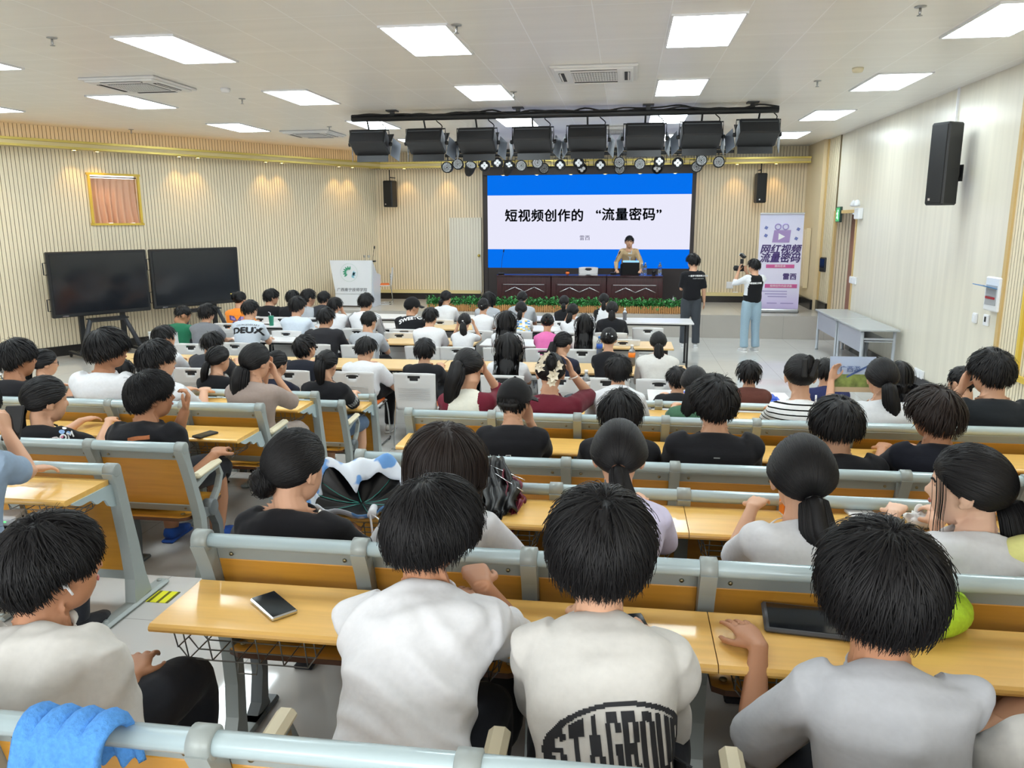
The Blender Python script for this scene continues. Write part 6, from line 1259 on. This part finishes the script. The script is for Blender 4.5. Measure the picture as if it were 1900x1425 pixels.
def clip(k, at, sz, m, n=1, rz=0., name='hair_clip'):
    b = pk(k); mb = MB()
    for i in range(n): mb.box(np.zeros(3), sz, bev=min(sz)*.4) if 0 else mb.box(b['hd'](np.array(at)+np.array(((i-(n-1)/2)*sz[0]*1.8*math.cos(rz), 0, (i-(n-1)/2)*sz[0]*1.8*math.sin(rz)))), np.array(sz)*b['s'], R=b['Rh'] @ rot('Y', rz+.3*(i % 2)), bev=min(sz)*.4)
    mb.build(name, m, b['t'])
clip('dclip', (-.012, -.145, .035), (.012, .012, .075), M['white'], 2); clip('dclip', (.03, -.14, .035), (.035, .012, .012), M['white'], 1); clip('pink', (.0, -.15, .015), (.012, .02, .06), mat('clip_coral', (236, 110, 80), .4), 2); clip('wb', (0, -.155, -.01), (.03, .012, .014), M['chrome'], 1, .4); clip('bfly', (-.02, -.14, .08), (.03, .012, .02), M['gold'], 2)
clip('stripe', (.02, -.15, .05), (.03, .02, .11), M['blackm'], 2); clip('zig', (-.0, -.145, .03), (.016, .016, .06), M['blackm'], 3); clip('wpony', (0, -.15, .0), (.03, .02, .02), M['white'], 1)
# prints on the backs of shirts: flat lettering laid on the cloth
DEC = []
def print_text(k, body, u, v, size, m, rz=0., bold=0., sx=1., spacing=1.):
    o = text(body, size, M[m] if isinstance(m, str) else m, None, (0, 0, 0), R=np.eye(3), ext=0, name='shirt_lettering', bold=bold, spacing=spacing); DEC.append((k, o, u, v, rz, sx))
print_text('dd', 'DEUX', 457, 613, .11, 'ink', bold=.007, sx=1.35); print_text('dd', 'GEORGEDEKARY', 459, 603, .04, 'ink', sx=1.0)
print_text('stand', '一起学习短视频工作室', 1296, 512, .036, 'paper', bold=.001); print_text('stand', 'A SHORT VIDEO STUDIO', 1296, 517, .018, 'paper')
print_text('photo', '一起学习短视频工作室', 1396, 526, .034, 'paper', bold=.002)
print_text('capman', 'SWEETCO.', 766, 590, .085, 'paper', rz=.12, bold=.004); print_text('freedom', 'FREEDOM', 100, 818, .05, 'paper', rz=.2, bold=.002)
print_text('capguy', '本本吉品', 918, 853, .05, 'paper', rz=.1)

# ------------------------------------------------------------------ finish: remesh bodies and clothes into single surfaces, turn lettering into meshes
for o, vx, sm_, am, pf in TODO:
    m = o.modifiers.new('r', 'REMESH'); m.mode = 'VOXEL'; m.voxel_size = vx; m = o.modifiers.new('s', 'SMOOTH'); m.iterations = sm_; m.factor = .5
TXT = [o for o in SC.objects if o.type == 'FONT']; SOL = [o for o in SC.objects if o.type == 'MESH' and any(m.type == 'SOLIDIFY' for m in o.modifiers)]
bpy.context.view_layer.update(); DG = bpy.context.evaluated_depsgraph_get(); new = {}
for o, *_ in TODO: new[o] = bpy.data.meshes.new_from_object(o.evaluated_get(DG))
txm = {o: bpy.data.meshes.new_from_object(o.evaluated_get(DG)) for o in TXT}
sol = {}
for o in SOL:
    if o.data not in sol: sol[o.data] = bpy.data.meshes.new_from_object(o.evaluated_get(DG))
for o in SOL: o.data = sol[o.data]; o.modifiers.clear()
def folds(V, N, amp, seed):
    r = np.random.default_rng(seed); W = V+.03*np.sin(V[:, [1, 2, 0]]*14+r.uniform(0, 6, 3)); h = np.zeros(len(V))
    for k in range(7):
        d = nrm(r.normal(size=3)*(1, 1, 1.5)); fr = r.uniform(16, 62); env = .5+.5*np.sin(V @ nrm(r.normal(size=3))*r.uniform(6, 12)+r.uniform(0, 6)); h += (((.5+.5*np.cos(W @ d*fr+r.uniform(0, 6)))**2.2)*1.8-.6)*env*(22/fr)**.6
    return V+N*(h*amp*.45)[:, None]
for i, (o, vx, sm_, am, pf) in enumerate(TODO):
    me = new[o]; o.modifiers.clear(); mats = [m for m in o.data.materials]; o.data = me; n = len(me.vertices)
    me.polygons.foreach_set('use_smooth', np.ones(len(me.polygons), bool))
    if am and n:
        V = np.empty(n*3); me.vertices.foreach_get('co', V); V = V.reshape(-1, 3); N = np.empty(n*3); me.vertices.foreach_get('normal', N); V = folds(V, N.reshape(-1, 3), am, i); me.vertices.foreach_set('co', V.ravel())
    if pf:
        c = np.array([p.center[:] for p in me.polygons]); me.materials.clear()
        for m in mats: me.materials.append(m)
        me.polygons.foreach_set('material_index', pf(c))
    me.update()
def embolden(me, d):
    n = len(me.vertices); V = np.empty(n*3); me.vertices.foreach_get('co', V); V = V.reshape(-1, 3); F = [tuple(p.vertices) for p in me.polygons]; VV = [V+np.array((a*d, b*d, 0)) for a, b in ((0, 0), (1, 0), (-1, 0), (0, 1), (0, -1))]
    m2 = bpy.data.meshes.new(me.name); m2.from_pydata(np.concatenate(VV).tolist(), [], [tuple(x+n*k for x in f) for k in range(5) for f in F]); m2.materials.append(me.materials[0]); return m2
decm = {}; DS = {o for _, o, *_ in DEC}
for o in TXT:
    me = txm[o]; d = o.get('bold', 0.)
    if d: me = embolden(me, d)
    if o in DS: decm[o] = me; COL.objects.unlink(o); continue
    q = bpy.data.objects.new(o.name, me); COL.objects.link(q); q.parent = o.parent; q.matrix_local = o.matrix_local.copy(); bpy.data.objects.remove(o)

# ------------------------------------------------------------------ prints laid on the finished shirts
def bvh_of(o): me = o.data; return BVHTree.FromPolygons([v.co[:] for v in me.vertices], [tuple(p.vertices) for p in me.polygons])
_bv = {}
def shirt_anchor(k, u, v):
    q = PEOPLE[k]; o = q['shirt']
    if k not in _bv: _bv[k] = bvh_of(o)
    Mi = q['t'].matrix_basis.inverted(); a = Mi @ Vector(CAM.tolist()); b = Mi.to_3x3() @ Vector(ray(u, v).tolist()); return _bv[k].ray_cast(a, b.normalized())
def lay(k, V, F, mats, u, v, name, idx=None, lift=.0022, rz=0.):
    """V: 2D points in metres (x right, z up) around the point of the back seen at (u, v)"""
    q = PEOPLE[k]; h = shirt_anchor(k, u, v)
    if h[0] is None: print('print misses', k); return
    c = h[0]; out = []; cr, sr = math.cos(rz), math.sin(rz); n0 = h[1]; tx = Vector((n0.y*-1, n0.x, 0)).normalized(); tx = -tx if tx.x < 0 else tx
    up = n0.cross(tx); up = -up if up.z < 0 else up
    for (x, z) in V:
        x, z = x*cr-z*sr, x*sr+z*cr; p = c+tx*x+up*z; r = _bv[k].ray_cast(p+n0*.25, -n0)
        out.append((r[0]+r[1]*lift)[:] if r[0] is not None else (p+n0*lift)[:])
    me = bpy.data.meshes.new(name); me.from_pydata(out, [], F)
    for m in mats: me.materials.append(m)
    if idx is not None: me.polygons.foreach_set('material_index', idx)
    o = bpy.data.objects.new(name, me); COL.objects.link(o); o.parent = q['t']; return o
for (k, o, u, v, rz, sx) in DEC:
    me = decm[o]; lay(k, [(x.co[0]*sx, x.co[1]) for x in me.vertices], [tuple(p.vertices) for p in me.polygons], [me.materials[0]], u, v, 'shirt_lettering', rz=rz)
FONT57 = dict(S='011110 110011 110000 011110 000011 110011 011110', T='111111 111111 001100 001100 001100 001100 001100', A='001100 001100 011110 011110 110011 111111 110011', G='011110 110011 110000 110111 110011 110011 011110', R='111110 110011 110011 111110 110110 110011 110011', O='011110 110011 110011 110011 110011 110011 011110', U='110011 110011 110011 110011 110011 110011 011110', P='111110 110011 110011 111110 110000 110000 110000')
cs = .0033; A_, B_ = .172, .098; V = []; F = []
for iz in range(-31, 32):
    for ix in range(-53, 54):
        x, z = ix*cs, iz*cs; e = math.sqrt((x/A_)**2+(z/B_)**2); on = .90 < e < 1.0
        wl_ = .158
        if abs(x) < wl_ and not on:
            hh = B_*.80*math.sqrt(max(0.02, 1-(x/(A_*.93))**2)); li = (x+wl_)/(2*wl_)*8; i = int(li); fx = (li-i)*7.0; rw = (1-(z/hh+1)/2)*7
            if i < 8 and fx < 6 and 0 <= rw < 7: on = FONT57['STAGROUP'[i]].split()[int(rw)][int(fx)] == '1'
        if on: n = len(V); V += [(x-cs/2, z-cs/2), (x+cs/2, z-cs/2), (x+cs/2, z+cs/2), (x-cs/2, z+cs/2)]; F.append((n, n+1, n+2, n+3))
lay('group', V, F, [M['ink']], 1160, 1390, 'oval_print')
def blobs(k, items, u, v, name, lift=.0022, rz=0.):
    ms = []; V = []; F = []; I = []
    for (pts, m) in items:
        if m not in ms: ms.append(m)
        n = len(V); V += pts; F.append(tuple(range(n, n+len(pts)))); I.append(ms.index(m))
    return lay(k, V, F, ms, u, v, name, I, lift, rz)
def disc(x, z, r, n=10, sx=1., a=0.): return [(x+math.cos(t+a)*r*sx, z+math.sin(t+a)*r) for t in np.linspace(0, 2*PI, n, endpoint=False)]
pu2 = mat('butterfly_purple', (74, 58, 110), .7); pu3 = mat('butterfly_pale', (150, 130, 186), .7)
W4 = [(0, .0), (.05, .075), (.13, .095), (.12, .02), (.05, -.005)]; W5 = [(0, -.005), (.06, -.01), (.10, -.05), (.05, -.1), (.01, -.05)]
blobs('bfly', [([(sx*x, z) for x, z in w], m) for sx in (-1, 1) for w, m in ((W4, pu2), (W5, pu2), ([(x*.6+.02, z*.6+.015) for x, z in W4], pu3))], 440, 595, 'butterfly_print')
grid = [([(-.1+.04*i, .02*j-.08), (-.06+.04*i, .02*j-.08), (-.06+.04*i, .02*j-.06), (-.1+.04*i, .02*j-.06)], [mat('print_blue2', (90, 150, 214), .7), mat('print_yellow', (240, 206, 90), .7), M['paper'], mat('print_blue3', (150, 196, 232), .7)][(i*3+j*2+i*j) % 4 if j > 3 else 1+(i+j) % 3]) for i in range(5) for j in range(9)]
blobs('prt', grid, 972, 607, 'picture_print')
br_ = mat('patch_brown', (168, 98, 52), .6); blobs('chin', [([(-.06+.02*i, -.012), (-.04+.02*i, -.012), (-.04+.02*i, .012), (-.06+.02*i, .012)], br_) for i in range(6)], 257, 813, 'leather_patch')
blobs('tall', [([(-.016, -.003), (.016, -.003), (.016, .003), (-.016, .003)], M['wire'])], 1330, 850, 'fabric_tag')
blobs('freedom', [(disc(.02, .0, .016), mat('flower_blue', (140, 176, 220), .7)), (disc(.045, .022, .012), M['paper']), (disc(.05, -.02, .013), mat('flower_blue', (140, 176, 220), .7)), (disc(-.03, -.03, .012), mat('flower_pink', (220, 140, 176), .7)), (disc(.01, -.03, .009), mat('flower_pink', (220, 140, 176), .7))], 108, 803, 'flower_print')
blobs('capman', [(disc(-.08+.04*i, .05+.03*math.sin(i*2.1), .02, sx=1.4), mat('print_green', (120, 170, 96), .7) if i > 2 else M['paper']) for i in range(6)], 768, 584, 'leaf_print')
blobs('brochure', [([(-.0, 0), (.001, 0), (.001, .001)], M['paper'])], 1640, 740, 'shirt_tag')
blobs('maroon', [([(-.03, .01), (.0, .0), (.04, .012), (.0, .006)], M['paper'])], 990, 740, 'chest_mark')
def sleeve_band(k, side, fr0, zig, m, name, wd=.006, n=3):
    q = PEOPLE[k]; J, E2, W, D = q['ends'][side]; ax = nrm(E2-J); x = nrm(np.cross(ax, (0, 1., 0.1))); y = np.cross(ax, x); bv = bvh_of(q['shirt']); mb = MB()
    for j in range(n):
        P = []
        for i in range(33):
            a = 2*PI*i/32; p = J+(E2-J)*(fr0+.07*j+zig*(1 if i % 2 else -1)); d = x*math.cos(a)+y*math.sin(a); r = bv.ray_cast(Vector((p+d*.3).tolist()), Vector((-d).tolist())); 
            if r[0] is not None and (r[0]-Vector(p.tolist())).length < .13: P.append(np.array(r[0])+np.array(r[1])*.002)
        if len(P) > 4: mb.tube(P, (wd/2, .0015), 5)
    if mb.n: mb.build(name, m, q['t'])
sleeve_band('zig', 1, .62, .03, M['paper'], 'zigzag_trim'); sleeve_band('zig', -1, .62, .03, M['paper'], 'zigzag_trim')
def sleeve_stripe(k, side, m, name):
    q = PEOPLE[k]; J, E2, W, D = q['ends'][side]; bv = bvh_of(q['shirt']); 
    for off in (-.018, .018):
        P = []; 
        for t_ in np.linspace(-.3, .95, 14):
            p = J+(E2-J)*t_ if t_ > 0 else J+np.array((side*.3*t_, 0, -.12*t_)); d = nrm(np.array((side*1., -.5, .5))); p = p+np.cross(nrm(E2-J), d)*off; r = bv.ray_cast(Vector((p+d*.3).tolist()), Vector((-d).tolist()))
            if r[0] is not None: P.append(np.array(r[0])+np.array(r[1])*.002)
        if len(P) > 3: MB().tube(P, (.007, .002), 6).build(name, m, q['t'])
for k in ('side', 'trk'):
    for sd in (-1, 1): sleeve_stripe(k, sd, M['ink'], 'sleeve_stripe')
blobs('speaker', [([(-.045+.03*k, .12-.08*j), (-.015+.03*k, .12-.08*j), (-.015+.03*k, .04-.08*j), (-.045+.03*k, .04-.08*j)], mat('undershirt_white', (230, 230, 230), .8)) for j in range(4) for k in range(3) if j < 2 or k == 1], 1169, 474, 'undershirt')
